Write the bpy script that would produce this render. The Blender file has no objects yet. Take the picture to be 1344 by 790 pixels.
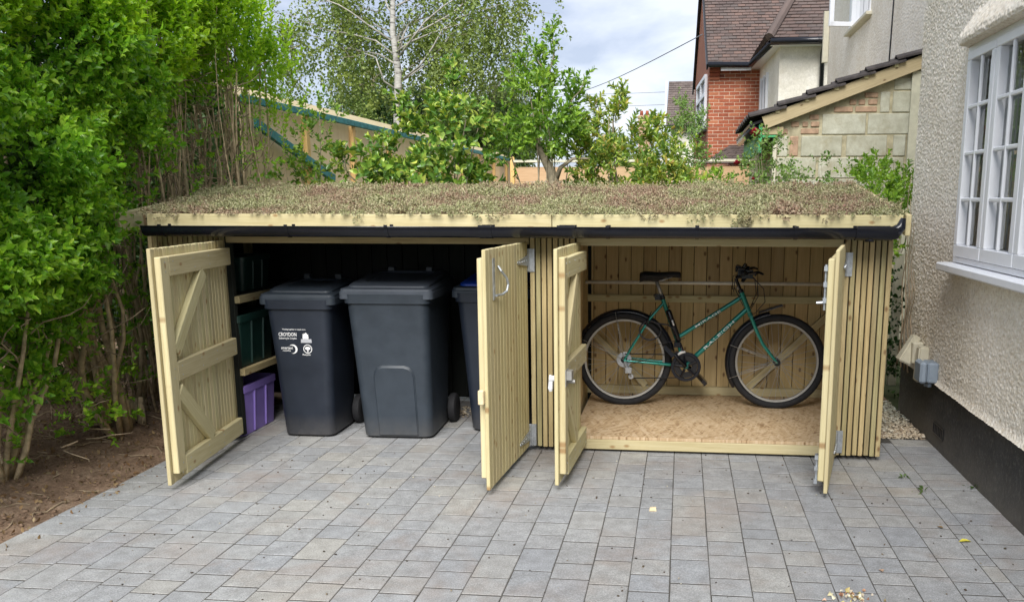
import bpy, bmesh, math, random
import numpy as np
from mathutils import Vector, Matrix, noise

S = bpy.context.scene
COL = S.collection
R = math.radians
rng = np.random.default_rng(11)
rnd = random.Random(5)

# ------------------------------------------------------------------ camera
cam = bpy.data.cameras.new("camera")
cam_o = bpy.data.objects.new("camera", cam)
COL.objects.link(cam_o)
cam.sensor_width = 36.0
cam.lens = 30.80
cam.shift_x = -0.0729
cam.shift_y = 0.0647
cam.clip_end = 2000
cam_o.location = (0, 0, 1.53)
cam_o.rotation_euler = (R(90 - 10.83), 0, R(6.19))
S.camera = cam_o

# ------------------------------------------------------------------ sky, sun, exposure
SUN_DIR = Vector((0.02, -0.80, 0.80)).normalized()      # towards the sun
SUN_EL = math.asin(SUN_DIR.z)
SUN_ROT = math.atan2(SUN_DIR.x, SUN_DIR.y)
wd = bpy.data.worlds.new("World")
S.world = wd
wd.use_nodes = True
nt = wd.node_tree
nt.nodes.clear()
out = nt.nodes.new("ShaderNodeOutputWorld")
bg = nt.nodes.new("ShaderNodeBackground")
bg.inputs["Strength"].default_value = 0.1
sky = nt.nodes.new("ShaderNodeTexSky")
sky.sky_type = 'NISHITA'
sky.sun_disc = False
sky.sun_elevation = SUN_EL
sky.sun_rotation = SUN_ROT
tc = nt.nodes.new("ShaderNodeTexCoord")
mp = nt.nodes.new("ShaderNodeMapping")
mp.inputs["Scale"].default_value = (1.0, 1.0, 2.6)
mp.inputs["Location"].default_value = (3.1, 1.7, 0.4)
nz = nt.nodes.new("ShaderNodeTexNoise")
nz.inputs["Scale"].default_value = 4.6
nz.inputs["Detail"].default_value = 7
nz.inputs["Roughness"].default_value = 0.52
nz.inputs["Distortion"].default_value = 0.25
cr = nt.nodes.new("ShaderNodeValToRGB")
cr.color_ramp.elements[0].position = 0.42
cr.color_ramp.elements[0].color = (1.28, 1.43, 1.80, 1)
cr.color_ramp.elements[1].position = 0.60
cr.color_ramp.elements[1].color = (2.20, 2.29, 2.52, 1)
mx = nt.nodes.new("ShaderNodeMix")
mx.data_type = 'RGBA'
mx.inputs[0].default_value = 0.93
L = nt.links.new
L(tc.outputs["Generated"], mp.inputs["Vector"])
L(mp.outputs[0], nz.inputs["Vector"])
L(nz.outputs["Fac"], cr.inputs[0])
L(sky.outputs[0], mx.inputs["A"])
L(cr.outputs[0], mx.inputs["B"])
L(mx.outputs["Result"], bg.inputs["Color"])
L(bg.outputs[0], out.inputs[0])

sun = bpy.data.lights.new("sun", 'SUN')
sun.energy = 1.35
sun.angle = R(40)
sun.color = (1.0, 0.975, 0.935)
sun_o = bpy.data.objects.new("sun", sun)
COL.objects.link(sun_o)
sun_o.location = (-3, -8, 12)
sun_o.rotation_euler = (-SUN_DIR).to_track_quat('-Z', 'Y').to_euler()

S.view_settings.view_transform = 'Standard'
S.view_settings.look = 'None'
S.view_settings.exposure = 2.08
S.view_settings.gamma = 1.0

# ------------------------------------------------------------------ node helpers
def new_mat(name):
    m = bpy.data.materials.new(name)
    m.use_nodes = True
    n = m.node_tree
    n.nodes.clear()
    o = n.nodes.new("ShaderNodeOutputMaterial")
    b = n.nodes.new("ShaderNodeBsdfPrincipled")
    n.links.new(b.outputs[0], o.inputs[0])
    return m, n, b, o

def N(n, t, **kw):
    x = n.nodes.new(t)
    for k, v in kw.items():
        if hasattr(x, k):
            setattr(x, k, v)
        else:
            x.inputs[k.replace('_', ' ')].default_value = v
    return x

def ramp(n, src, stops):
    r = n.nodes.new("ShaderNodeValToRGB")
    e = r.color_ramp.elements
    while len(e) < len(stops):
        e.new(0.5)
    for el, (p, c) in zip(e, stops):
        el.position = p
        el.color = (c[0], c[1], c[2], 1)
    n.links.new(src, r.inputs[0])
    return r.outputs[0]

def mixc(n, fac, a, b, mode='MIX'):
    m = n.nodes.new("ShaderNodeMix")
    m.data_type = 'RGBA'
    m.blend_type = mode
    for sock, v in ((m.inputs[0], fac), (m.inputs["A"], a), (m.inputs["B"], b)):
        if hasattr(v, 'is_output'):
            n.links.new(v, sock)
        elif isinstance(v, (int, float)):
            sock.default_value = v
        else:
            sock.default_value = (v[0], v[1], v[2], 1)
    return m.outputs["Result"]

def math_n(n, op, a, b=0.0):
    m = n.nodes.new("ShaderNodeMath")
    m.operation = op
    for s, v in ((m.inputs[0], a), (m.inputs[1], b)):
        if hasattr(v, 'is_output'):
            n.links.new(v, s)
        else:
            s.default_value = v
    return m.outputs[0]

def obj_coord(n, scale, island=False):
    """object coordinates, shifted by a random amount for every object (or mesh island)"""
    t = n.nodes.new("ShaderNodeTexCoord")
    i = n.nodes.new("ShaderNodeObjectInfo")
    rv = i.outputs["Random"]
    if island:
        rv = math_n(n, 'FRACT', math_n(n, 'ADD', rv, n.nodes.new("ShaderNodeNewGeometry").outputs["Random Per Island"]))
    sc = n.nodes.new("ShaderNodeVectorMath")
    sc.operation = 'SCALE'
    sc.inputs[0].default_value = (37.1, 61.7, 43.3)
    n.links.new(rv, sc.inputs["Scale"])
    a = n.nodes.new("ShaderNodeVectorMath")
    a.operation = 'ADD'
    n.links.new(t.outputs["Object"], a.inputs[0])
    n.links.new(sc.outputs[0], a.inputs[1])
    m = n.nodes.new("ShaderNodeMapping")
    m.inputs["Scale"].default_value = scale
    n.links.new(a.outputs[0], m.inputs["Vector"])
    return m.outputs[0], rv, a.outputs[0]

def noise_n(n, vec, scale, detail=4, rough=0.55, dist=0.0):
    x = n.nodes.new("ShaderNodeTexNoise")
    x.inputs["Scale"].default_value = scale
    x.inputs["Detail"].default_value = detail
    x.inputs["Roughness"].default_value = rough
    x.inputs["Distortion"].default_value = dist
    if vec is not None:
        n.links.new(vec, x.inputs["Vector"])
    return x.outputs["Fac"]

def bump(n, b, height, strength, dist):
    x = n.nodes.new("ShaderNodeBump")
    x.inputs["Strength"].default_value = strength
    x.inputs["Distance"].default_value = dist
    n.links.new(height, x.inputs["Height"])
    n.links.new(x.outputs[0], b.inputs["Normal"])

def pos_coord(n):
    return n.nodes.new("ShaderNodeNewGeometry").outputs["Position"]

# ------------------------------------------------------------------ materials
def wood(name, dark, mid, light, knot=(0.16, 0.08, 0.03), knots=0.5, island=False, spec=0.25, tones=((0.80, 0.79, 0.75), (1.0, 0.97, 0.88), (0.95, 0.98, 0.88), (1.10, 1.07, 1.02))):
    """sawn softwood, grain along the local Z of each board"""
    m, n, b, o = new_mat(name)
    v, rv, raw = obj_coord(n, (9, 9, 0.9), island)
    f = noise_n(n, v, 3.0, 5, 0.6, 0.6)
    col = ramp(n, f, [(0.25, dark), (0.5, mid), (0.78, light)])
    v2, _, _ = obj_coord(n, (60, 60, 1.4), island)
    g = noise_n(n, v2, 3.0, 3, 0.6)
    col = mixc(n, 0.38, col, ramp(n, g, [(0.3, dark), (0.7, light)]), 'MIX')
    tone = ramp(n, rv, [(0.0, tones[0]), (0.35, tones[1]), (0.7, tones[2]), (1.0, tones[3])])
    col = mixc(n, 1.0, col, tone, 'MULTIPLY')
    if knots > 0:
        sp_ = n.nodes.new("ShaderNodeSeparateXYZ")
        n.links.new(raw, sp_.inputs[0])
        cb_ = n.nodes.new("ShaderNodeCombineXYZ")
        n.links.new(math_n(n, 'MULTIPLY', sp_.outputs[0], 15.0), cb_.inputs[0])
        n.links.new(math_n(n, 'MULTIPLY', sp_.outputs[2], 8.5), cb_.inputs[1])
        vo = n.nodes.new("ShaderNodeTexVoronoi")
        vo.voronoi_dimensions = '2D'
        vo.inputs["Scale"].default_value = 1.0
        n.links.new(cb_.outputs[0], vo.inputs["Vector"])
        k = ramp(n, vo.outputs["Distance"], [(0.07, (1, 1, 1)), (0.19, (0, 0, 0))])
        gate = math_n(n, 'GREATER_THAN', N_sep(n, vo.outputs["Color"]), 1.0 - knots * 0.42)
        k = math_n(n, 'MULTIPLY', k, gate)
        k = math_n(n, 'MULTIPLY', k, 0.8)
        col = mixc(n, k, col, knot)
    n.links.new(col, b.inputs["Base Color"])
    b.inputs["Roughness"].default_value = 0.72
    b.inputs["Specular IOR Level"].default_value = spec
    bump(n, b, g, 0.25, 0.002)
    return m

def N_sep(n, c):
    s = n.nodes.new("ShaderNodeSeparateColor")
    n.links.new(c, s.inputs[0])
    return s.outputs[0]

def plain(name, c, rough=0.6, metal=0.0, var=0.12, scale=30, spec=0.5, bmp=0.0, coat=0.0):
    m, n, b, o = new_mat(name)
    v, rv, _ = obj_coord(n, (1, 1, 1))
    f = noise_n(n, v, scale, 5, 0.6)
    lo = tuple(x * (1 - var) for x in c)
    hi = tuple(min(1, x * (1 + var)) for x in c)
    n.links.new(ramp(n, f, [(0.3, lo), (0.7, hi)]), b.inputs["Base Color"])
    b.inputs["Roughness"].default_value = rough
    b.inputs["Metallic"].default_value = metal
    b.inputs["Specular IOR Level"].default_value = spec
    b.inputs["Coat Weight"].default_value = coat
    if bmp:
        bump(n, b, f, bmp, 0.004)
    return m

def leafmat(name, cols, rough=0.42, trans=0.28, spec=0.5):
    m, n, b, o = new_mat(name)
    g = n.nodes.new("ShaderNodeNewGeometry")
    k = len(cols)
    col = ramp(n, g.outputs["Random Per Island"], [(i / (k - 1), c) for i, c in enumerate(cols)])
    f = noise_n(n, g.outputs["Position"], 2.2, 2, 0.5)
    col = mixc(n, 1.0, col, ramp(n, f, [(0.3, (0.82, 0.90, 0.85)), (0.7, (1.16, 1.08, 0.95))]), 'MULTIPLY')
    n.links.new(col, b.inputs["Base Color"])
    b.inputs["Roughness"].default_value = rough
    b.inputs["Specular IOR Level"].default_value = spec
    tr = n.nodes.new("ShaderNodeBsdfTranslucent")
    n.links.new(mixc(n, 1.0, col, (1.3, 1.35, 0.6), 'MULTIPLY'), tr.inputs[0])
    ms = n.nodes.new("ShaderNodeMixShader")
    ms.inputs[0].default_value = trans
    n.links.new(b.outputs[0], ms.inputs[1])
    n.links.new(tr.outputs[0], ms.inputs[2])
    n.links.new(ms.outputs[0], o.inputs[0])
    return m

M = {}
M['timber'] = wood('new_treated_timber', (0.45, 0.375, 0.205), (0.59, 0.515, 0.315), (0.67, 0.61, 0.415), (0.30, 0.17, 0.07), 0.42)
M['slat'] = wood('treated_slats', (0.27, 0.21, 0.115), (0.44, 0.365, 0.215), (0.60, 0.52, 0.345), (0.17, 0.09, 0.04), 0.55, tones=((0.62, 0.63, 0.57), (1.10, 1.02, 0.86), (0.78, 0.83, 0.70), (1.22, 1.14, 1.02)))
M['backboard'] = wood('back_boards', (0.42, 0.31, 0.155), (0.58, 0.44, 0.235), (0.66, 0.52, 0.30), (0.13, 0.06, 0.03), 0.62)
M['shadeboard'] = wood('shade_dark_boards', (0.010, 0.012, 0.011), (0.016, 0.019, 0.017), (0.024, 0.027, 0.024), (0.01, 0.01, 0.01), 0.0)  # dark boards; the near-black tone also paints in the bin bay's shade
M['ply'] = wood('plywood_sheet', (0.72, 0.56, 0.36), (0.82, 0.66, 0.44), (0.86, 0.72, 0.51), (0.3, 0.18, 0.08), 0.12)
M['batten'] = wood('orange_batten', (0.58, 0.36, 0.14), (0.70, 0.46, 0.20), (0.78, 0.56, 0.28), (0.3, 0.16, 0.06), 0.2)
M['backfence'] = wood('tan_boarding', (0.42, 0.27, 0.16), (0.52, 0.35, 0.22), (0.60, 0.42, 0.28), (0.3, 0.18, 0.08), 0.05)
M['barge'] = wood('weathered_barge', (0.36, 0.29, 0.18), (0.47, 0.39, 0.25), (0.55, 0.47, 0.32), (0.15, 0.09, 0.04), 0.3)
M['teal'] = plain('teal_paint', (0.05, 0.23, 0.24), 0.65, 0, 0.3, 18, 0.3)
M['greenpaint'] = plain('bright_green_paint', (0.05, 0.36, 0.14), 0.6, 0, 0.2)
M['blackplastic'] = plain('black_gutter_plastic', (0.007, 0.008, 0.013), 0.22, 0, 0.2, 10, 0.5)
M['blackpaint'] = plain('black_paint', (0.012, 0.012, 0.014), 0.4, 0, 0.2)
M['rubber'] = plain('tyre_rubber', (0.020, 0.020, 0.022), 0.75, 0, 0.25, 60, 0.3)
M['steel'] = plain('galvanised_steel', (0.50, 0.53, 0.56), 0.42, 0.75, 0.22, 45)
M['alloy'] = plain('bare_alloy', (0.40, 0.39, 0.36), 0.38, 0.5, 0.1, 40)
M['conduit'] = plain('pale_bar', (0.82, 0.78, 0.66), 0.4, 0.0, 0.1, 30)
M['bikegreen'] = plain('green_bike_paint', (0.016, 0.24, 0.195), 0.22, 0.35, 0.12, 12, 0.5, 0, 0.6)
M['white'] = plain('white_gloss_paint', (0.78, 0.79, 0.82), 0.35, 0, 0.03, 8)
M['whiteprint'] = plain('white_print', (0.80, 0.80, 0.80), 0.6, 0, 0.05)
M['greyprint'] = plain('grey_print', (0.42, 0.43, 0.46), 0.6, 0, 0.3, 200)
M['cream'] = plain('cream_plastic', (0.62, 0.58, 0.45), 0.5, 0, 0.08, 12)
M['greybox'] = plain('grey_blue_plastic', (0.25, 0.30, 0.36), 0.45, 0, 0.08, 12)
M['purple'] = plain('purple_plastic', (0.27, 0.19, 0.55), 0.45, 0, 0.1, 8)
M['greenbox'] = plain('dark_green_plastic', (0.008, 0.032, 0.026), 0.45, 0, 0.15, 8)
M['bluelid'] = plain('blue_plastic', (0.010, 0.06, 0.42), 0.4, 0, 0.12, 9)
M['redrose'] = plain('red_petals', (0.34, 0.012, 0.03), 0.6, 0, 0.3, 40)
M['yellowleaf'] = plain('yellow_leaf', (0.62, 0.55, 0.06), 0.55, 0, 0.2, 30)
M['chip'] = plain('wood_chip', (0.72, 0.58, 0.36), 0.7, 0, 0.2, 30)
M['bark'] = plain('hedge_bark', (0.46, 0.36, 0.225), 0.85, 0, 0.45, 22, 0.2, 0.5)
M['twig'] = plain('dry_twig', (0.31, 0.24, 0.16), 0.85, 0, 0.4, 14, 0.2)
M['bark2'] = plain('grey_brown_bark', (0.27, 0.23, 0.16), 0.85, 0, 0.4, 25, 0.2, 0.4)
M['overhead'] = plain('weathered_overhead_line', (0.16, 0.17, 0.19), 0.7)
M['cable'] = plain('cable_sheath', (0.03, 0.03, 0.035), 0.6)
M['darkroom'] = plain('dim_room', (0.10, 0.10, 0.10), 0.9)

def binmat(name, c):
    m, n, b, o = new_mat(name)
    p = obj_coord(n, (1, 1, 1))[0]
    f = noise_n(n, p, 7, 6, 0.65)
    sc = noise_n(n, obj_coord(n, (5, 5, 40))[0], 6, 3, 0.7)
    col = ramp(n, f, [(0.3, tuple(x * 0.86 for x in c)), (0.72, tuple(x * 1.18 for x in c))])
    s = ramp(n, sc, [(0.66, (0, 0, 0)), (0.80, (0.25, 0.25, 0.25))])
    col = mixc(n, N_sep(n, s), col, (0.16, 0.16, 0.15))
    sep = n.nodes.new("ShaderNodeSeparateXYZ")
    t = n.nodes.new("ShaderNodeTexCoord")
    n.links.new(t.outputs["Object"], sep.inputs[0])
    mr = n.nodes.new("ShaderNodeMapRange")
    mr.inputs["From Min"].default_value = 0.16
    mr.inputs["From Max"].default_value = 0.0
    n.links.new(sep.outputs["Z"], mr.inputs["Value"])
    d = math_n(n, 'MULTIPLY', mr.outputs[0], noise_n(n, p, 22, 5, 0.7))
    col = mixc(n, math_n(n, 'MULTIPLY', d, 0.5), col, (0.17, 0.15, 0.125))
    n.links.new(col, b.inputs["Base Color"])
    n.links.new(ramp(n, f, [(0.3, (0.42,) * 3), (0.7, (0.56,) * 3)]), b.inputs["Roughness"])
    b.inputs["Specular IOR Level"].default_value = 0.5
    bump(n, b, noise_n(n, p, 260, 2), 0.08, 0.002)
    return m
M['binblack'] = binmat('near_black_bin_plastic', (0.012, 0.017, 0.028))
M['bingrey'] = binmat('slate_grey_bin_plastic', (0.026, 0.035, 0.047))
M['binlid'] = binmat('grey_lid_plastic', (0.058, 0.069, 0.088))

def paver_mat():
    m, n, b, o = new_mat('concrete_paver')
    v, rv, raw = obj_coord(n, (1, 1, 1), True)
    base = ramp(n, rv, [(0.0, (0.250, 0.257, 0.268)), (0.2, (0.284, 0.285, 0.286)), (0.4, (0.260, 0.268, 0.282)), (0.55, (0.292, 0.291, 0.289)),
                        (0.72, (0.268, 0.274, 0.284)), (0.88, (0.306, 0.299, 0.283)), (1.0, (0.278, 0.288, 0.303))])
    cl = noise_n(n, v, 14, 5, 0.62)
    col = mixc(n, 1.0, base, ramp(n, cl, [(0.28, (0.80, 0.79, 0.77)), (0.72, (1.18, 1.18, 1.17))]), 'MULTIPLY')
    sp = noise_n(n, v, 170, 3, 0.8)
    col = mixc(n, 1.0, col, ramp(n, sp, [(0.32, (0.66, 0.66, 0.66)), (0.5, (1, 1, 1)), (0.68, (1.40, 1.40, 1.38))]), 'MULTIPLY')
    p = pos_coord(n)
    st = noise_n(n, p, 1.9, 4, 0.6, 0.5)
    stf = math_n(n, 'MULTIPLY', N_sep(n, ramp(n, st, [(0.50, (0, 0, 0)), (0.66, (1, 1, 1))])), noise_n(n, p, 9, 4, 0.7))
    col = mixc(n, math_n(n, 'MULTIPLY', stf, 0.55), col, (0.25, 0.175, 0.125))
    w = noise_n(n, p, 0.9, 3, 0.5)
    col = mixc(n, 1.0, col, ramp(n, w, [(0.35, (0.93, 0.93, 0.94)), (0.65, (1.07, 1.07, 1.06))]), 'MULTIPLY')
    n.links.new(col, b.inputs["Base Color"])
    b.inputs["Roughness"].default_value = 0.86
    b.inputs["Specular IOR Level"].default_value = 0.3
    bump(n, b, sp, 0.35, 0.0022)
    return m
M['paver'] = paver_mat()

def render_mat(name, stones, scale, bmp):
    m, n, b, o = new_mat(name)
    p = pos_coord(n)
    vo = n.nodes.new("ShaderNodeTexVoronoi")
    vo.inputs["Scale"].default_value = scale
    n.links.new(p, vo.inputs["Vector"])
    f = noise_n(n, p, 55, 5, 0.65)
    col = ramp(n, N_sep(n, vo.outputs["Color"]), stones)
    col = mixc(n, 1.0, col, ramp(n, f, [(0.3, (0.86, 0.85, 0.83)), (0.7, (1.08, 1.08, 1.07))]), 'MULTIPLY')
    g = noise_n(n, p, 1.3, 4, 0.6)
    col = mixc(n, 1.0, col, ramp(n, g, [(0.35, (0.90, 0.88, 0.83)), (0.65, (1.03, 1.03, 1.02))]), 'MULTIPLY')
    n.links.new(col, b.inputs["Base Color"])
    b.inputs["Roughness"].default_value = 0.9
    b.inputs["Specular IOR Level"].default_value = 0.2
    if bmp:
        h = math_n(n, 'SUBTRACT', 1.0, vo.outputs["Distance"])
        bump(n, b, math_n(n, 'ADD', h, math_n(n, 'MULTIPLY', f, 0.6)), bmp, 0.02)
    else:
        bump(n, b, f, 0.3, 0.004)
    return m
M['pebbledash'] = render_mat('pebbledash_render', [(0.0, (0.72, 0.645, 0.545)), (0.35, (0.85, 0.785, 0.695)), (1.0, (0.88, 0.835, 0.77))], 75, 0)
M['roughcast'] = render_mat('roughcast_render', [(0.0, (0.75, 0.69, 0.60)), (0.5, (0.83, 0.775, 0.70)), (1.0, (0.86, 0.825, 0.77))], 34, 0.30)
M['whiterender'] = render_mat('white_render', [(0.0, (0.74, 0.71, 0.63)), (1.0, (0.81, 0.78, 0.71))], 14, 0.35)

def tar_mat():
    m, n, b, o = new_mat('bitumen_plinth')
    p = pos_coord(n)
    f = noise_n(n, p, 6, 6, 0.65)
    g = noise_n(n, p, 40, 5, 0.7)
    col = ramp(n, f, [(0.3, (0.014, 0.014, 0.016)), (0.7, (0.032, 0.033, 0.036))])
    col = mixc(n, math_n(n, 'MULTIPLY', N_sep(n, ramp(n, g, [(0.52, (0, 0, 0)), (0.70, (1, 1, 1))])), 0.6), col, (0.13, 0.125, 0.115))
    sep = n.nodes.new("ShaderNodeSeparateXYZ")
    n.links.new(p, sep.inputs[0])
    mr = n.nodes.new("ShaderNodeMapRange")
    mr.inputs["From Min"].default_value = 0.24
    mr.inputs["From Max"].default_value = 0.0
    n.links.new(sep.outputs["Z"], mr.inputs["Value"])
    d = math_n(n, 'MULTIPLY', mr.outputs[0], noise_n(n, p, 9, 6, 0.75))
    col = mixc(n, math_n(n, 'MULTIPLY', d, 0.9), col, (0.19, 0.17, 0.14))
    n.links.new(col, b.inputs["Base Color"])
    b.inputs["Roughness"].default_value = 0.62
    bump(n, b, g, 0.6, 0.006)
    return m
M['tar'] = tar_mat()

def soil_mat():
    m, n, b, o = new_mat('bare_soil')
    p = pos_coord(n)
    f = noise_n(n, p, 5, 6, 0.65)
    g = noise_n(n, p, 45, 5, 0.75)
    col = ramp(n, f, [(0.3, (0.15, 0.10, 0.068)), (0.55, (0.235, 0.165, 0.115)), (0.75, (0.32, 0.245, 0.18))])
    col = mixc(n, 1.0, col, ramp(n, g, [(0.3, (0.55, 0.52, 0.5)), (0.7, (1.45, 1.42, 1.4))]), 'MULTIPLY')
    n.links.new(col, b.inputs["Base Color"])
    b.inputs["Roughness"].default_value = 0.95
    b.inputs["Specular IOR Level"].default_value = 0.15
    bump(n, b, g, 0.9, 0.015)
    return m
M['soil'] = soil_mat()
M['litter'] = leafmat('dead_leaf_litter', [(0.09, 0.05, 0.028), (0.22, 0.13, 0.07), (0.30, 0.21, 0.12), (0.12, 0.085, 0.05), (0.36, 0.28, 0.18)], 0.8, 0.1, 0.2)
M['pebble'] = leafmat('gravel_stone', [(0.26, 0.21, 0.16), (0.42, 0.36, 0.28), (0.58, 0.53, 0.45), (0.34, 0.29, 0.23), (0.66, 0.63, 0.57), (0.20, 0.16, 0.13), (0.50, 0.44, 0.36)], 0.75, 0.0, 0.3)
M['sand'] = plain('joint_sand', (0.082, 0.077, 0.069), 0.95, 0, 0.4, 60, 0.1, 0.5)
M['garden'] = plain('rough_grass_ground', (0.085, 0.10, 0.05), 0.95, 0, 0.5, 3, 0.1)

def osb_mat():
    m, n, b, o = new_mat('strand_board')
    t = pos_coord(n)
    fs = []
    for a, sc in ((0.3, (70, 9, 1)), (1.2, (70, 9, 1)), (2.3, (60, 8, 1)), (2.9, (80, 11, 1))):
        mp = n.nodes.new("ShaderNodeMapping")
        mp.vector_type = 'TEXTURE'
        mp.inputs["Rotation"].default_value = (0, 0, a)
        mp.inputs["Scale"].default_value = (1 / sc[0], 1 / sc[1], 1)
        n.links.new(t, mp.inputs["Vector"])
        vo = n.nodes.new("ShaderNodeTexVoronoi")
        vo.inputs["Scale"].default_value = 1.0
        n.links.new(mp.outputs[0], vo.inputs["Vector"])
        fs.append(N_sep(n, vo.outputs["Color"]))
    pick = math_n(n, 'GREATER_THAN', fs[1], 0.55)
    mxs = n.nodes.new("ShaderNodeMix")
    n.links.new(pick, mxs.inputs[0]); n.links.new(fs[0], mxs.inputs[2]); n.links.new(fs[2], mxs.inputs[3])
    s = math_n(n, 'ADD', math_n(n, 'MULTIPLY', mxs.outputs[0], 0.62), math_n(n, 'MULTIPLY', fs[3], 0.38))
    col = ramp(n, s, [(0.08, (0.27, 0.165, 0.08)), (0.25, (0.44, 0.30, 0.165)), (0.5, (0.52, 0.375, 0.22)), (0.85, (0.60, 0.46, 0.30))])
    n.links.new(col, b.inputs["Base Color"])
    b.inputs["Roughness"].default_value = 0.7
    bump(n, b, s, 0.25, 0.002)
    return m
M['osb'] = osb_mat()

def brick_mat():
    m, n, b, o = new_mat('red_brick')
    v, rv, _ = obj_coord(n, (1, 1, 1))
    col = ramp(n, rv, [(0.0, (0.24, 0.058, 0.026)), (0.3, (0.34, 0.095, 0.045)), (0.6, (0.29, 0.078, 0.036)), (0.85, (0.40, 0.145, 0.07)), (1.0, (0.20, 0.05, 0.03))])
    col = mixc(n, 1.0, col, ramp(n, noise_n(n, v, 26, 4, 0.6), [(0.3, (0.8, 0.8, 0.8)), (0.7, (1.15, 1.15, 1.15))]), 'MULTIPLY')
    n.links.new(col, b.inputs["Base Color"])
    b.inputs["Roughness"].default_value = 0.9
    return m
M['brick'] = brick_mat()
M['mortar'] = plain('lime_mortar', (0.62, 0.50, 0.38), 0.95, 0, 0.15, 20, 0.1)

def brickwall_mat():
    m, n, b, o = new_mat('red_brick_gable')
    t = n.nodes.new("ShaderNodeTexCoord").outputs["Object"]
    sep = n.nodes.new("ShaderNodeSeparateXYZ")
    n.links.new(t, sep.inputs[0])
    cb = n.nodes.new("ShaderNodeCombineXYZ")
    n.links.new(sep.outputs["Y"], cb.inputs[0])
    n.links.new(sep.outputs["Z"], cb.inputs[1])
    br = n.nodes.new("ShaderNodeTexBrick")
    br.inputs["Scale"].default_value = 1.0
    br.inputs["Brick Width"].default_value = 0.235
    br.inputs["Row Height"].default_value = 0.0775
    br.inputs["Mortar Size"].default_value = 0.008
    br.inputs["Color1"].default_value = (0.36, 0.10, 0.048, 1)
    br.inputs["Color2"].default_value = (0.29, 0.075, 0.036, 1)
    br.inputs["Mortar"].default_value = (0.42, 0.28, 0.19, 1)
    n.links.new(cb.outputs[0], br.inputs["Vector"])
    n.links.new(br.outputs["Color"], b.inputs["Base Color"])
    b.inputs["Roughness"].default_value = 0.9
    return m
M['brickwall'] = brickwall_mat()

def block_mat():
    m, n, b, o = new_mat('grey_green_block')
    v, rv, _ = obj_coord(n, (1, 1, 1))
    col = ramp(n, rv, [(0, (0.50, 0.495, 0.39)), (0.5, (0.58, 0.57, 0.46)), (1, (0.54, 0.545, 0.45))])
    f = noise_n(n, v, 9, 6, 0.65)
    col = mixc(n, 1.0, col, ramp(n, f, [(0.3, (0.76, 0.74, 0.68)), (0.7, (1.12, 1.12, 1.12))]), 'MULTIPLY')
    col = mixc(n, math_n(n, 'MULTIPLY', N_sep(n, ramp(n, noise_n(n, v, 5, 5, 0.7), [(0.52, (0, 0, 0)), (0.70, (1, 1, 1))])), 0.7), col, (0.36, 0.32, 0.20))
    n.links.new(col, b.inputs["Base Color"])
    b.inputs["Roughness"].default_value = 0.92
    bump(n, b, noise_n(n, v, 60, 4, 0.7), 0.5, 0.006)
    return m
M['block'] = block_mat()
M['blockmortar'] = plain('stained_mortar', (0.47, 0.42, 0.28), 0.95, 0, 0.35, 9, 0.1, 0.8)
M['paintedblock'] = plain('yellowed_paint', (0.60, 0.58, 0.45), 0.9, 0, 0.15, 10, 0.2, 0.4)
M['oldbrick'] = plain('old_pink_brick', (0.46, 0.31, 0.21), 0.92, 0, 0.3, 12, 0.1, 0.4)
M['darktile'] = plain('dark_roof_tile', (0.060, 0.052, 0.050), 0.8, 0, 0.4, 12, 0.3, 0.3)

def tile_mat(name, cols):
    m, n, b, o = new_mat(name)
    g = n.nodes.new("ShaderNodeNewGeometry")
    col = ramp(n, g.outputs["Random Per Island"], [(i / (len(cols) - 1), c) for i, c in enumerate(cols)])
    f = noise_n(n, g.outputs["Position"], 1.1, 4, 0.65)
    col = mixc(n, 1.0, col, ramp(n, f, [(0.3, (0.78, 0.79, 0.80)), (0.7, (1.2, 1.16, 1.12))]), 'MULTIPLY')
    n.links.new(col, b.inputs["Base Color"])
    b.inputs["Roughness"].default_value = 0.85
    return m
M['tiles'] = tile_mat('brown_clay_tiles', [(0.085, 0.064, 0.058), (0.125, 0.088, 0.078), (0.10, 0.082, 0.076), (0.15, 0.098, 0.082), (0.095, 0.074, 0.068)])
M['tilesgrey'] = tile_mat('grey_brown_tiles', [(0.10, 0.078, 0.07), (0.15, 0.118, 0.105), (0.12, 0.095, 0.088)])

def birch_mat():
    m, n, b, o = new_mat('birch_bark')
    v = obj_coord(n, (3, 3, 14))[0]
    f = noise_n(n, v, 1.6, 4, 0.6)
    n.links.new(ramp(n, f, [(0.38, (0.09, 0.08, 0.07)), (0.48, (0.36, 0.345, 0.31)), (0.7, (0.50, 0.48, 0.44))]), b.inputs["Base Color"])
    b.inputs["Roughness"].default_value = 0.8
    return m
M['birch'] = birch_mat()
M['birchlimb'] = plain('birch_limb_bark', (0.34, 0.32, 0.28), 0.85, 0, 0.35, 12, 0.2)

M['privet'] = leafmat('privet_leaf', [(0.10, 0.25, 0.022), (0.17, 0.37, 0.03), (0.24, 0.48, 0.04), (0.34, 0.58, 0.055), (0.44, 0.64, 0.085), (0.19, 0.42, 0.034), (0.13, 0.30, 0.03), (0.30, 0.54, 0.06)], 0.34, 0.45)
M['privetnew'] = leafmat('young_privet_leaf', [(0.19, 0.36, 0.022), (0.28, 0.48, 0.032), (0.38, 0.60, 0.042), (0.48, 0.66, 0.062), (0.24, 0.43, 0.03)], 0.36, 0.48)
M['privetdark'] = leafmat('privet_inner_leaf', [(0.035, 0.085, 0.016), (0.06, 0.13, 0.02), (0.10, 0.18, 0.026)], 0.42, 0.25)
M['camellia'] = leafmat('camellia_leaf', [(0.068, 0.162, 0.034), (0.108, 0.223, 0.041), (0.176, 0.324, 0.054), (0.297, 0.459, 0.081), (0.567, 0.621, 0.135), (0.095, 0.203, 0.041), (0.135, 0.270, 0.047)], 0.25, 0.22)
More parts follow.
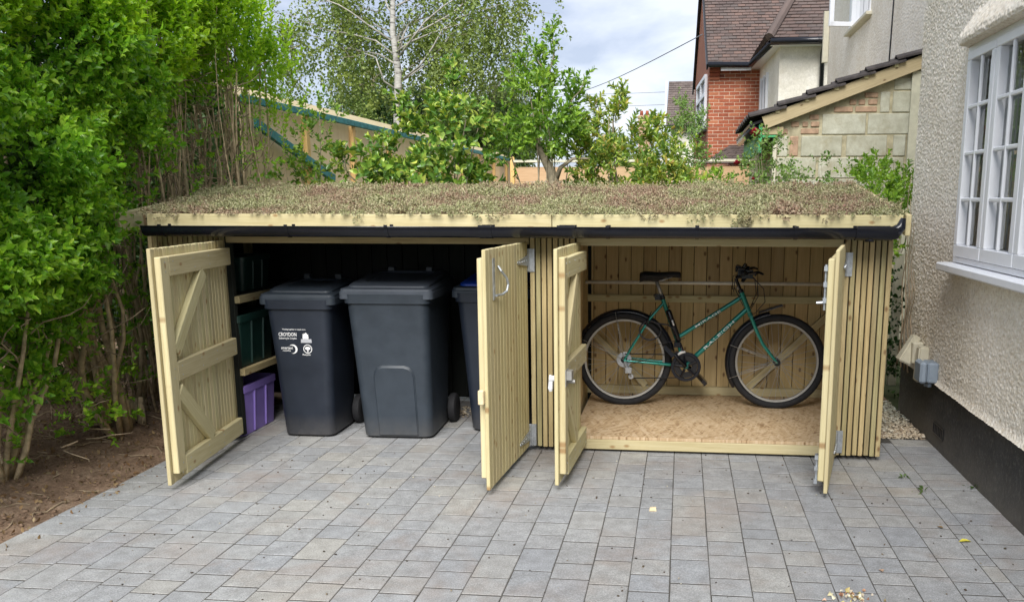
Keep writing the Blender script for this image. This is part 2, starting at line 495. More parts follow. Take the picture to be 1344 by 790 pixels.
M['medlar'] = leafmat('small_tree_leaf', [(0.078, 0.182, 0.029), (0.143, 0.273, 0.039), (0.234, 0.403, 0.052), (0.364, 0.546, 0.078), (0.117, 0.221, 0.039)], 0.4, 0.3)
M['viburnum'] = leafmat('viburnum_leaf', [(0.091, 0.189, 0.039), (0.156, 0.273, 0.055), (0.247, 0.390, 0.072), (0.442, 0.546, 0.104), (0.130, 0.227, 0.052), (0.546, 0.598, 0.130), (0.468, 0.325, 0.104)], 0.4, 0.28)
M['rose'] = leafmat('rose_leaf', [(0.117, 0.208, 0.065), (0.195, 0.312, 0.091), (0.286, 0.429, 0.117), (0.156, 0.260, 0.091)], 0.45, 0.25)
M['laurel'] = leafmat('laurel_leaf', [(0.108, 0.240, 0.030), (0.204, 0.372, 0.042), (0.324, 0.504, 0.060), (0.144, 0.288, 0.034)], 0.35, 0.3)
M['birchleaf'] = leafmat('birch_leaf', [(0.135, 0.196, 0.054), (0.203, 0.270, 0.074), (0.270, 0.338, 0.095), (0.169, 0.230, 0.068)], 0.5, 0.3)
M['darkleaf'] = leafmat('dark_tree_leaf', [(0.046, 0.098, 0.033), (0.072, 0.143, 0.042), (0.111, 0.195, 0.052)], 0.5, 0.2)
M['willow'] = leafmat('willow_leaf', [(0.130, 0.202, 0.078), (0.182, 0.260, 0.098), (0.234, 0.325, 0.117)], 0.5, 0.3)
M['ivy'] = leafmat('ivy_leaf', [(0.018, 0.05, 0.012), (0.03, 0.08, 0.016), (0.055, 0.12, 0.02)], 0.4, 0.2)
M['weed'] = leafmat('weed_leaf', [(0.07, 0.13, 0.03), (0.12, 0.19, 0.05)], 0.5, 0.2)
def sedum_mat():
    m, n, b, o = new_mat('sedum_leaf')
    g = n.nodes.new("ShaderNodeNewGeometry")
    gr = ramp(n, g.outputs["Random Per Island"], [(0, (0.20, 0.21, 0.09)), (0.3, (0.38, 0.39, 0.18)), (0.55, (0.31, 0.32, 0.17)), (0.8, (0.50, 0.46, 0.28)), (1, (0.36, 0.35, 0.20))])
    rd = ramp(n, g.outputs["Random Per Island"], [(0, (0.20, 0.125, 0.085)), (0.25, (0.33, 0.22, 0.155)), (0.5, (0.36, 0.285, 0.185)), (0.75, (0.46, 0.37, 0.25)), (0.9, (0.38, 0.20, 0.15)), (1, (0.40, 0.36, 0.22))])
    f = noise_n(n, g.outputs["Position"], 2.3, 6, 0.68, 0.6)
    col = mixc(n, N_sep(n, ramp(n, f, [(0.455, (0, 0, 0)), (0.58, (1, 1, 1))])), gr, rd)
    n.links.new(col, b.inputs["Base Color"])
    b.inputs["Roughness"].default_value = 0.6
    return m
M['sedum'] = sedum_mat()
M['sedumbase'] = plain('sedum_substrate', (0.12, 0.085, 0.05), 0.95, 0, 0.5, 30, 0.1, 0.8)

def glass_mat():
    m, n, b, o = new_mat('window_glass')
    n.nodes.remove(b)
    fr = n.nodes.new("ShaderNodeFresnel")
    fr.inputs["IOR"].default_value = 1.52
    tr = n.nodes.new("ShaderNodeBsdfTransparent")
    tr.inputs[0].default_value = (0.92, 0.95, 0.94, 1)
    gl = n.nodes.new("ShaderNodeBsdfGlossy")
    gl.inputs["Roughness"].default_value = 0.01
    k = math_n(n, 'MULTIPLY', fr.outputs[0], 1.6)
    ms = n.nodes.new("ShaderNodeMixShader")
    n.links.new(k, ms.inputs[0])
    n.links.new(tr.outputs[0], ms.inputs[1])
    n.links.new(gl.outputs[0], ms.inputs[2])
    n.links.new(ms.outputs[0], o.inputs[0])
    return m
M['glass'] = glass_mat()
M['curtain'] = plain('grey_net_curtain', (0.62, 0.64, 0.64), 0.9, 0, 0.06, 6, 0.1)

# ------------------------------------------------------------------ object helpers
WORLD = {}

def add(name, me, parent=None, mat=None, MW=None):
    """link a mesh (or an Empty) with world matrix MW under parent"""
    o = bpy.data.objects.new(name, me)
    COL.objects.link(o)
    MW = MW if MW is not None else Matrix.Identity(4)
    if me is not None and mat is not None and len(me.materials) == 0:
        me.materials.append(M[mat] if isinstance(mat, str) else mat)
    if parent is not None:
        o.parent = parent
        o.matrix_local = WORLD[parent].inverted() @ MW
    else:
        o.matrix_local = MW
    WORLD[o] = MW.copy()
    return o

def thing(name, label, cat, loc, group=None, kind=None):
    o = add(name, None, None, None, Matrix.Translation(Vector(loc)))
    tag(o, label, cat, group, kind)
    return o

def tag(o, label=None, cat=None, group=None, kind=None):
    if label: o['label'] = label
    if cat: o['category'] = cat
    if group: o['group'] = group
    if kind: o['kind'] = kind
    return o

def np_mesh(name, V, F, smooth=False):
    V = np.asarray(V, dtype=np.float32)
    F = np.asarray(F, dtype=np.int32)
    k = F.shape[1]
    me = bpy.data.meshes.new(name)
    me.vertices.add(len(V))
    me.vertices.foreach_set("co", V.ravel())
    me.loops.add(F.size)
    me.loops.foreach_set("vertex_index", F.ravel())
    me.polygons.add(len(F))
    me.polygons.foreach_set("loop_start", np.arange(0, F.size, k, dtype=np.int32))
    me.polygons.foreach_set("loop_total", np.full(len(F), k, dtype=np.int32))
    if smooth:
        me.polygons.foreach_set("use_smooth", np.ones(len(F), dtype=bool))
    me.update(calc_edges=True)
    return me

def py_mesh(name, V, F, smooth=False):
    me = bpy.data.meshes.new(name)
    me.from_pydata([tuple(v) for v in V], [], [tuple(f) for f in F])
    if smooth:
        for p in me.polygons: p.use_smooth = True
    me.update()
    return me

_box = {}
def box_mesh(sx, sy, sz, bev, mat):
    key = (round(sx, 4), round(sy, 4), round(sz, 4), bev, mat)
    if key in _box: return _box[key]
    bm = bmesh.new()
    bmesh.ops.create_cube(bm, size=1.0)
    bmesh.ops.scale(bm, vec=(sx, sy, sz), verts=bm.verts)
    bv = min(bev, 0.3 * min(sx, sy, sz))
    if bv > 0:
        bmesh.ops.bevel(bm, geom=bm.edges[:], offset=bv, segments=1, affect='EDGES')
    me = bpy.data.meshes.new("box")
    bm.to_mesh(me); bm.free()
    me.materials.append(M[mat])
    _box[key] = me
    return me

def board(name, a, b, w, t, nrm, mat, parent=None, bev=0.002):
    a, b, nrm = Vector(a), Vector(b), Vector(nrm)
    z = (b - a); ln = z.length; z.normalize()
    x = nrm.cross(z).normalized(); y = z.cross(x)
    MW = Matrix((x, y, z)).transposed().to_4x4()
    MW.translation = (a + b) / 2
    return add(name, box_mesh(w, t, ln, bev, mat), parent, None, MW)

def box(name, lo, hi, mat, parent=None, bev=0.002):
    lo, hi = Vector(lo), Vector(hi)
    d = hi - lo; c = (lo + hi) / 2
    k = max(range(3), key=lambda i: d[i])
    ax = Vector((0, 0, 0)); ax[k] = 1
    n = Vector((0, 1, 0)) if k != 1 else Vector((1, 0, 0))
    x = n.cross(ax); y = ax.cross(x)
    dim = lambda v: abs(v.x) * d.x + abs(v.y) * d.y + abs(v.z) * d.z
    MW = Matrix((x, y, ax)).transposed().to_4x4(); MW.translation = c
    return add(name, box_mesh(dim(x), dim(y), dim(ax), bev, mat), parent, None, MW)

def tube_geo(pts, rad, seg=8, cap=True):
    pts = [Vector(p) for p in pts]
    n = len(pts)
    rr = rad if hasattr(rad, '__len__') else [rad] * n
    V, F = [], []
    prev = None
    for i, p in enumerate(pts):
        t = (pts[min(i + 1, n - 1)] - pts[max(i - 1, 0)])
        if t.length < 1e-9: t = Vector((0, 0, 1))
        t.normalize()
        if prev is None:
            a = Vector((0, 0, 1)) if abs(t.z) < 0.9 else Vector((1, 0, 0))
            u = t.cross(a).normalized()
        else:
            u = (prev - t * prev.dot(t))
            if u.length < 1e-6: u = t.orthogonal()
            u.normalize()
        prev = u
        w = t.cross(u)
        for k in range(seg):
            an = 2 * math.pi * k / seg
            V.append(p + (u * math.cos(an) + w * math.sin(an)) * rr[i])
    for i in range(n - 1):
        for k in range(seg):
            k2 = (k + 1) % seg
            F.append((i * seg + k, i * seg + k2, (i + 1) * seg + k2, (i + 1) * seg + k))
    if cap:
        F.append(tuple(range(seg))[::-1]); F.append(tuple(range((n - 1) * seg, n * seg)))
    return V, F

def tube(name, pts, rad, mat, parent=None, seg=8, smooth=True, origin=None):
    V, F = tube_geo(pts, rad, seg)
    c = Vector(origin) if origin is not None else Vector(pts[0])
    return add(name, py_mesh(name, [v - c for v in V], F, smooth), parent, mat, Matrix.Translation(c))

class MB:
    """collects geometry for one mesh"""
    def __init__(self): self.V, self.F = [], []
    def geo(self, V, F):
        k = len(self.V); self.V += [Vector(v) for v in V]; self.F += [tuple(i + k for i in f) for f in F]; return self
    def tube(self, pts, rad, seg=8): return self.geo(*tube_geo(pts, rad, seg))
    def box(self, lo, hi):
        x0, y0, z0 = lo; x1, y1, z1 = hi
        return self.geo([(x0, y0, z0), (x1, y0, z0), (x1, y1, z0), (x0, y1, z0), (x0, y0, z1), (x1, y0, z1), (x1, y1, z1), (x0, y1, z1)],
                        [(0, 3, 2, 1), (4, 5, 6, 7), (0, 1, 5, 4), (1, 2, 6, 5), (2, 3, 7, 6), (3, 0, 4, 7)])
    def prism(self, poly, axis, a, b):
        """extrude a 2-D polygon along axis (0,1,2) from a to b"""
        def P(u, v, w):
            return {0: (w, u, v), 1: (u, w, v), 2: (u, v, w)}[axis]
        n = len(poly)
        V = [P(u, v, a) for u, v in poly] + [P(u, v, b) for u, v in poly]
        F = [tuple(range(n))[::-1], tuple(range(n, 2 * n))] + [(i, (i + 1) % n, n + (i + 1) % n, n + i) for i in range(n)]
        return self.geo(V, F)
    def build(self, name, mat, parent=None, origin=(0, 0, 0), smooth=False, fix=True):
        c = Vector(origin)
        me = py_mesh(name, [v - c for v in self.V], self.F, smooth)
        if fix:
            bm = bmesh.new(); bm.from_mesh(me)
            bmesh.ops.recalc_face_normals(bm, faces=bm.faces)
            bm.to_mesh(me); bm.free()
        return add(name, me, parent, mat, Matrix.Translation(c))

def autosmooth(o, ang=40):
    o.data.polygons.foreach_set("use_smooth", np.ones(len(o.data.polygons), dtype=bool))
    try:
        o.data.set_sharp_from_angle(angle=R(ang))
    except Exception:
        pass
    return o

# ------------------------------------------------------------------ foliage helpers
def leaf_tpl(Ln, W, fold=0.25, droop=0.15):
    h = W * fold
    V = [(0, 0, 0), (.5 * W, .40 * Ln, h), (.40 * W, .68 * Ln, h * .8 - droop * Ln * .3), (0, Ln, -droop * Ln), (-.40 * W, .68 * Ln, h * .8 - droop * Ln * .3), (-.5 * W, .40 * Ln, h), (0, .5 * Ln, -droop * Ln * .15)]
    T = [(0, 1, 6), (1, 2, 6), (2, 3, 6), (3, 4, 6), (4, 5, 6), (5, 0, 6)]
    return np.array(V, float), np.array(T, int)

def leaf_tpl_small(Ln, W):
    V = [(0, 0, 0), (.5 * W, .45 * Ln, .12 * W), (0, Ln, 0), (-.5 * W, .45 * Ln, .12 * W)]
    return np.array(V, float), np.array([(0, 1, 2), (0, 2, 3)], int)

def rotm(axis, a):
    return np.array(Matrix.Rotation(a, 3, axis))

def sprig_tpl(stem, nodes, Ln, W, ang=50, pairs=True, r=None, simple=False, tip=True, pieces=None):
    """leaves set round a stem that grows along +Z"""
    r = r or rnd
    Vs, Ts, off = [], [], 0
    base = leaf_tpl_small(Ln, W) if simple else leaf_tpl(Ln, W)
    spin = r.random() * 6.28
    for i in range(nodes):
        t = (i + 0.6) / nodes
        s = (1.0 - 0.35 * max(0, t - 0.6)) * r.uniform(0.8, 1.15) * (0.75 + 0.5 * min(t * 2, 1) * 0.5)
        az0 = spin + i * (math.pi / 2 if pairs else 2.4)
        for k in range(2 if pairs else 1):
            az = az0 + k * math.pi + r.uniform(-.35, .35)
            el = R(ang + r.uniform(-16, 16)) * (1 - 0.35 * t)
            m = rotm('Z', az) @ rotm('X', math.pi / 2 - el) @ rotm('Y', r.uniform(-.4, .4))
            V = (base[0] * s) @ m.T + np.array([0, 0, stem * t])
            Vs.append(V); Ts.append(base[1] + off); off += len(V)
    if tip:
        for k in range(2):
            m = rotm('Z', spin + k * 3.1) @ rotm('X', R(62))
            V = (base[0] * 0.62) @ m.T + np.array([0, 0, stem])
            Vs.append(V); Ts.append(base[1] + off); off += len(V)
    return np.vstack(Vs), np.vstack(Ts)

def norm(a):
    return a / np.maximum(np.linalg.norm(a, axis=1, keepdims=True), 1e-9)

def scatter_mesh(name, P, D, Sc, tpls, g=None):
    g = g if g is not None else rng
    P = np.asarray(P, float); D = norm(np.asarray(D, float))
    Sc = np.broadcast_to(np.asarray(Sc, float), (len(P),))
    rv = norm(g.normal(size=P.shape))
    X = norm(rv - (rv * D).sum(1, keepdims=True) * D)
    Yv = np.cross(D, X)
    which = g.integers(0, len(tpls), len(P))
    Vs, Ts, off = [], [], 0
    for k, (tv, tt) in enumerate(tpls):
        ix = np.where(which == k)[0]
        if len(ix) == 0: continue
        Rm = np.stack([X[ix], Yv[ix], D[ix]], axis=2)               # columns
        V = np.einsum('nij,vj->nvi', Rm, tv) * Sc[ix][:, None, None] + P[ix][:, None, :]
        T = tt[None] + (np.arange(len(ix)) * len(tv))[:, None, None] + off
        off += V.shape[0] * V.shape[1]
        Vs.append(V.reshape(-1, 3)); Ts.append(T.reshape(-1, 3))
    return np_mesh(name, np.vstack(Vs), np.vstack(Ts))

def noise3(P, s, off=0.0):
    return np.array([noise.noise((p[0] * s + off, p[1] * s + off * .7, p[2] * s)) for p in P])

def foliage(name, P, D, Sc, tpls, mat, parent):
    return add(name, scatter_mesh(name, P, D, Sc, tpls), parent, mat)

def blob_points(blobs, clump=2.5, thresh=-0.15, shell=0.45):
    Ps, Ds = [], []
    for c, r, n in blobs:
        c = np.array(c, float); r = np.array(r, float)
        d = norm(rng.normal(size=(n, 3)))
        rad = shell + (1 - shell) * rng.random(n) ** 0.6
        P = c + d * r * rad[:, None] * (0.8 + 0.35 * rng.random((n, 1)))
        keep = noise3(P, clump, c[0]) > thresh
        Ps.append(P[keep]); Ds.append(d[keep])
    return np.vstack(Ps), np.vstack(Ds)

def wander(a, b, n=6, amp=0.08, sag=0.0):
    a, b = Vector(a), Vector(b)
    ph = [rnd.uniform(0, 6.28) for _ in range(4)]
    pts = []
    for i in range(n):
        t = i / (n - 1)
        w = math.sin(t * math.pi)
        p = a.lerp(b, t)
        p += Vector((math.sin(t * 5 + ph[0]), math.sin(t * 4.3 + ph[1]), 0.4 * math.sin(t * 6 + ph[2]))) * amp * (0.3 + w) * (1 if 0 < i else 0)
        p.z -= sag * w
        pts.append(p)
    return pts

# ================================================================== THE SETTING
g_ = MB()
g_.geo([(-400, -30, -0.06), (400, -30, -0.06), (400, 600, -0.06), (-400, 600, -0.06)], [(0, 1, 2, 3)])
gr = g_.build("ground", 'garden', None)
gr['kind'] = 'structure'

def grid_mesh(name, x0, x1, y0, y1, st, fn, smooth=True):
    nx, ny = int(round((x1 - x0) / st)) + 1, int(round((y1 - y0) / st)) + 1
    xs, ys = np.linspace(x0, x1, nx), np.linspace(y0, y1, ny)
    X, Y = np.meshgrid(xs, ys, indexing='ij')
    Z = fn(X, Y)
    V = np.stack([X, Y, Z], -1).reshape(-1, 3)
    i = np.arange(nx * ny).reshape(nx, ny)
    F = np.stack([i[:-1, :-1], i[1:, :-1], i[1:, 1:], i[:-1, 1:]], -1).reshape(-1, 4)
    return np_mesh(name, V, F, smooth)

def nz2(X, Y, s, o=0.0):
    return np.array([noise.noise((a * s + o, b * s, o)) for a, b in zip(X.ravel(), Y.ravel())]).reshape(X.shape)

def soil_h(X, Y):
    d = np.clip((-2.86 - X) / 0.9, 0, 1)
    return -0.022 + 0.10 * d ** 1.5 + (0.012 + 0.03 * d) * nz2(X, Y, 4.5) + 0.014 * nz2(X, Y, 13, 3) + 0.006 * nz2(X, Y, 40, 5)
soil = add("soil_bed", grid_mesh("soil_bed", -6.2, -2.84, 1.8, 9.0, 0.035, soil_h), None, 'soil')
soil['kind'] = 'structure'

# ---- block paving: laid in courses that run away from the camera
drive = add("driveway", py_mesh("driveway", [(-2.91, -3, -0.0020), (1.61, -3, -0.0020), (1.61, 6.75, -0.0020), (-2.91, 6.75, -0.0020)], [(0, 1, 2, 3)]), None, 'sand')
drive['kind'] = 'structure'

_pv = {}
def paver_mesh(w, l):
    k = (round(w, 3), round(l, 3))
    if k not in _pv:
        bm = bmesh.new()
        bmesh.ops.create_cube(bm, size=1.0)
        bmesh.ops.scale(bm, vec=(w, l, 0.05), verts=bm.verts)
        top = [e for e in bm.edges if all(v.co.z > 0 for v in e.verts)]
        bmesh.ops.bevel(bm, geom=top, offset=0.0022, segments=1, affect='EDGES')
        me = bpy.data.meshes.new("paver")
        bm.to_mesh(me); bm.free()
        me.materials.append(M['paver'])
        _pv[k] = me
    return _pv[k]

cam_xy = Vector((0, 0))
pavers = []
x = 1.288
columns = [(1.360, 1.604, True), (1.288, 1.360, False)]
while x > -2.66:
    columns.append((x - 0.164, x, False)); x -= 0.164
columns.append((x - 0.235, x, True))
for (xa, xb, wide) in columns:
    y = 2.55 + rnd.uniform(0, 0.2)
    last = 0
    while y < 6.55:
        if xb < 1.0 and xa > -2.6 and xb > -0.6 and y > 5.35: break           # under the raised floor
        if wide:
            l = rnd.choice([0.12, 0.16, 0.16, 0.24])
        else:
            l = rnd.choice([0.12, 0.12, 0.16, 0.16, 0.16, 0.24, 0.24])
            if l == last and l == 0.12: l = 0.24
        if xa > 1.2 and y + l > 5.72: break
        last = l
        pavers.append(((xa + xb) / 2, y + l / 2, xb - xa - 0.0038, l - 0.0085))
        y += l + 0.0012

def seen_size(p):
    X, Y, w, l = p
    # bearing inside the picture, not under the store's closed corner
    a = math.atan2(X, Y)
    if not (-0.66 < a < 0.43) or Y < 2.75: return -1
    if X < -2.84 and Y > 4.5: return 0.01
    if Y > 5.25: return 0.2 / Y ** 3
    return 1 / Y ** 3
pavers.sort(key=seen_size, reverse=True)
rest = MB()
for i, (X, Y, w, l) in enumerate(pavers):
    z = -0.025 + rnd.uniform(-0.0006, 0.0009)
    MW = Matrix.Translation((X + rnd.uniform(-.0008, .0008), Y, z)) @ Matrix.Rotation(rnd.uniform(-.005, .005), 4, 'Z') @ Matrix.Rotation(rnd.uniform(-.004, .004), 4, 'X') @ Matrix.Rotation(rnd.uniform(-.004, .004), 4, 'Y')
    if i < 300:
        add("paver", paver_mesh(w, l), drive, None, MW)
    else:
        me = paver_mesh(w, l)
        rest.geo([MW @ v.co for v in me.vertices], [tuple(p.vertices) for p in me.polygons])
ro = rest.build("paver_margin", 'paver', drive, (0, 0, 0), False, False)
ro['kind'] = 'stuff'

# ---- gravel between the store and the house
ico = bmesh.new(); bmesh.ops.create_icosphere(ico, subdivisions=1, radius=1.0)
icoV = np.array([v.co[:] for v in ico.verts]); icoT = np.array([[v.index for v in f.verts] for f in ico.faces]); ico.free()
def pebble_mesh(name, P, s0, s1, flat=0.6):
    n = len(P)
    sc = rng.uniform(s0, s1, (n, 1, 1)) * np.stack([rng.uniform(.7, 1.3, n), rng.uniform(.7, 1.3, n), rng.uniform(.45, .9, n) * flat / 0.6], -1)[:, None, :]
    jit = 1 + 0.16 * rng.normal(size=(n, len(icoV), 1))
    V = icoV[None] * sc * jit
    a = rng.uniform(0, 6.28, n); c, s = np.cos(a), np.sin(a)
    t = rng.normal(0, .35, n)
    V = np.stack([V[..., 0] * c[:, None] - V[..., 1] * s[:, None], V[..., 0] * s[:, None] + V[..., 1] * c[:, None], V[..., 2] + V[..., 0] * t[:, None] * .5], -1) + np.asarray(P)[:, None, :]
    T = icoT[None] + (np.arange(n) * len(icoV))[:, None, None]
    return np_mesh(name, V.reshape(-1, 3), T.reshape(-1, 3))
gbed = MB().geo([(1.18, 5.70, -0.012), (1.62, 5.70, -0.012), (1.62, 7.6, -0.012), (1.18, 7.6, -0.012)], [(0, 1, 2, 3)]).build("gravel_bed", 'soil')
gbed['kind'] = 'structure'
n = 3800
P = np.stack([rng.uniform(1.19, 1.595, n), 5.715 + 1.05 * rng.random(n) ** 1.2, rng.uniform(-0.012, 0.018, n)], -1)
P = np.vstack([P, np.stack([rng.uniform(-1.62, -1.30, 90), rng.uniform(5.95, 6.3, 90), rng.uniform(0.0, 0.02, 90)], -1)])
gv = add("gravel", pebble_mesh("gravel", P, 0.0055, 0.0145), None, 'pebble')
tag(gv, 'mixed cream and brown gravel filling the gap beside the house wall', 'gravel', None, 'stuff')

# ================================================================== THE HOUSE ON THE RIGHT
XW = 1.607
house = thing("rendered_house", 'cream pebbledash house with white cottage window and black painted base', 'house', (XW, 6.5, 0))
WY0, WY1, WZ0, WZ1 = 3.88, 5.39, 1.172, 2.378           # window opening

def worley_lumps(U, Vv, seed):
    """hemispherical stones on a jittered lattice; U, Vv in stone pitches"""
    iu, iv = np.floor(U).astype(int), np.floor(Vv).astype(int)
    def h(a, b, k):
        z = np.sin((a * 127.1 + b * 311.7 + k * 74.7 + seed) % 6283.18) * 43758.5453
        return z - np.floor(z)
    best = np.zeros_like(U)
    for dx in (-1, 0, 1):
        for dy in (-1, 0, 1):
            a, b = iu + dx, iv + dy
            px, py = a + h(a, b, 1), b + h(a, b, 2)
            r = 0.38 + 0.42 * h(a, b, 3)
            d2 = (U - px) ** 2 * (0.7 + .6 * h(a, b, 4)) + (Vv - py) ** 2 * (0.7 + .6 * h(a, b, 5))
            best = np.maximum(best, np.sqrt(np.maximum(0, r * r - d2)) * (0.5 + 0.8 * h(a, b, 6)))
    return best

def dash_wall(name, y0, y1, z0, z1, st, hole, parent):
    ny, nz_ = int((y1 - y0) / st) + 1, int((z1 - z0) / st) + 1
    Y, Z = np.meshgrid(np.linspace(y0, y1, ny), np.linspace(z0, z1, nz_), indexing='ij')
    d = 0.0062 * worley_lumps(Y / 0.0155, Z / 0.0130, 3.3) + 0.0034 * worley_lumps(Y / 0.0105 + 7, Z / 0.0100, 9.1)
    big = nz2(Y, Z, 1.2) * 0.008
    flare = 0.018 * np.clip(1 - (Z - z0) / 0.05, 0, 1) ** 2 if z0 < 0.5 else 0
    X = XW - d - big - flare
    edge = 0.004 * nz2(Y, Z, 6)
    Zs = Z + np.where(Z < z0 + st * 1.5, edge, 0)
    V = np.stack([X, Y, Zs], -1).reshape(-1, 3)
    i = np.arange(ny * nz_).reshape(ny, nz_)
    F = np.stack([i[:-1, :-1], i[:-1, 1:], i[1:, 1:], i[1:, :-1]], -1)
    if hole:
        cy, cz = (Y[:-1, :-1] + Y[1:, 1:]) / 2, (Z[:-1, :-1] + Z[1:, 1:]) / 2
        keep = ~((cy > hole[0]) & (cy < hole[1]) & (cz > hole[2]) & (cz < hole[3]))
        F = F[keep]
    me = np_mesh(name, V, F.reshape(-1, 4), True)
    return add(name, me, parent, 'pebbledash')
dash_wall("wall", 3.95, 6.5, 0.395, 2.8, 0.0048, (WY0 + .006, WY1 - .006, WZ0 + .006, WZ1 - .006), house)
w = MB()
w.box((XW + 0.003, -4, 0.395), (XW + 0.2, 3.88, 5.4))
w.box((XW + 0.003, 3.88, 2.79), (XW + 0.2, 6.5, 5.4))
w.box((XW + 0.03, 3.88, 0.42), (XW + 0.2, 6.5, WZ0))
w.box((XW + 0.03, WY1, WZ0), (XW + 0.2, 6.497, 2.79))
w.box((XW + 0.03, 3.88, WZ1), (XW + 0.2, WY1, 2.79))
w.box((XW + 0.2, 6.35, -0.05), (2.48, 6.497, 5.4))
w.build("wall_return", 'roughcast', house)
box("plinth", (XW - 0.004, -4, -0.05), (XW + 0.19, 6.495, 0.40), 'tar', house, 0.004)
# air vent low in the plinth: a recessed dark slot with two bars
v = MB(); v.box((XW - 0.010, 5.36, 0.150), (XW - 0.0045, 5.58, 0.158)); v.box((XW - 0.010, 5.36, 0.085), (XW - 0.0045, 5.58, 0.093))
v.box((XW - 0.010, 5.36, 0.093), (XW - 0.0045, 5.367, 0.150)); v.box((XW - 0.010, 5.573, 0.093), (XW - 0.0045, 5.58, 0.150))
for k in range(5): v.box((XW - 0.0085, 5.40 + k * .035, 0.093), (XW - 0.0045, 5.406 + k * .035, 0.150))
v.build("air_vent", 'blackpaint', house)
# far wall beyond the lean-to, with the upper window
w = MB()
w.box((2.48, 10.0, 0.0), (2.7, 16.5, 3.95)); w.box((2.48, 10.0, 3.95), (2.7, 12.95, 7.0)); w.box((2.48, 14.50, 3.95), (2.7, 16.5, 7.0))
w.box((2.48, 12.95, 5.3), (2.7, 14.50, 7.0)); w.box((2.48, 6.5, 0.0), (2.7, 9.998, 7.0))
w.build("far_wall", 'roughcast', house)
box("corner_board", (2.38, 16.5, 3.9), (2.475, 16.6, 4.75), 'cream', house)

# main window
win = add("window", None, house, None, Matrix.Translation((XW, WY1, WZ0)))
XF = XW - 0.022
fr = MB()
fr.box((XF, WY0, WZ1 - .035), (XW + .08, WY1, WZ1)); fr.box((XF, WY0, WZ0), (XW + .08, WY1, WZ0 + .03))
fr.box((XF, WY1 - .03, WZ0 + .03), (XW + .08, WY1, WZ1 - .035)); fr.box((XF, WY0, WZ0 + .03), (XW + .08, WY0 + .03, WZ1 - .035))
fr.build("frame", 'white', win)
XC = XW - 0.034
cas = [(4.905, 5.362), (4.425, 4.895), (3.915, 4.415)]
for (c0, c1) in cas:
    zb, zt = WZ0 + .034, WZ1 - .039
    pz0, pz1, py0, py1 = zb + .068, zt - .048, c0 + .058, c1 - .058
    cm = MB()
    cm.box((XC, c0, zt - .048), (XW + .03, c1, zt)); cm.box((XC, c0, zb), (XW + .03, c1, zb + .068))
    cm.box((XC, c0, pz0), (XW + .03, py0, pz1)); cm.box((XC, py1, pz0), (XW + .03, c1, pz1))
    o = cm.build("casement", 'white', win)
    bm = bmesh.new(); bm.from_mesh(o.data); bmesh.ops.bevel(bm, geom=bm.edges[:], offset=.004, segments=1, affect='EDGES'); bm.to_mesh(o.data); bm.free()
    ym = (py0 + py1) / 2
    board("glazing_bar", (XC + .012, ym, pz0), (XC + .012, ym, pz1), .022, .018, (-1, 0, 0), 'white', win, .005)
    for k in range(1, 4):
        zz = pz0 + (pz1 - pz0) * k / 4
        board("glazing_bar", (XC + .0135, py0, zz), (XC + .0135, py1, zz), .022, .018, (-1, 0, 0), 'white', win, .005)
    for k in range(4):
        for (ya, yb) in ((py0, ym - .011), (ym + .011, py1)):
            za, zb2 = pz0 + (pz1 - pz0) * k / 4 + .006, pz0 + (pz1 - pz0) * (k + 1) / 4 - .006
            t = rnd.uniform(-.003, .003)
            V = [(XW + .014, ya, za), (XW + .014 + t, yb, za), (XW + .014 + t, yb, zb2), (XW + .014, ya, zb2)]
            add("pane", py_mesh("pane", V, [(3, 2, 1, 0)]), win, 'glass')
box("sill", (1.505, 3.7, 1.118), (XW + .05, 5.445, 1.166), 'white', house, .008)
# rendered hood over the window
hv = []
ys = np.linspace(3.7, 5.42, 310)
prof = [(0.0, 2.375), (0.045, 2.372), (0.085, 2.378), (0.094, 2.398), (0.086, 2.43), (0.062, 2.475), (0.036, 2.515), (0.014, 2.55), (0.0, 2.58)]
pr2 = []
for a, b in zip(prof[:-1], prof[1:]):
    for k in range(5): pr2.append((a[0] + (b[0] - a[0]) * k / 5, a[1] + (b[1] - a[1]) * k / 5))
pr2.append(prof[-1])
A = np.array(pr2)
arc = np.concatenate([[0], np.cumsum(np.linalg.norm(np.diff(A, axis=0), axis=1))])
U, W2 = np.meshgrid(ys, arc, indexing='ij')
lump = 0.0062 * worley_lumps(U / 0.0125, W2 / 0.0125 + 50, 4.4) + 0.0060 * worley_lumps(U / 0.024, W2 / 0.024 + 20, 2.4)
endt = np.sqrt(np.clip((5.42 - U) / 0.07, 0, 1))
HX = XW + 0.004 - (A[:, 0][None] * endt + lump)
HZ = A[:, 1][None] * np.ones_like(U) - 0.4 * lump * (A[:, 1][None] < 2.4)
V = np.stack([HX, U, HZ], -1).reshape(-1, 3)
i_ = np.arange(U.size).reshape(U.shape)
F = np.stack([i_[:-1, :-1], i_[1:, :-1], i_[1:, 1:], i_[:-1, 1:]], -1).reshape(-1, 4)
add("hood", np_mesh("hood", V, F, True), house, 'pebbledash')
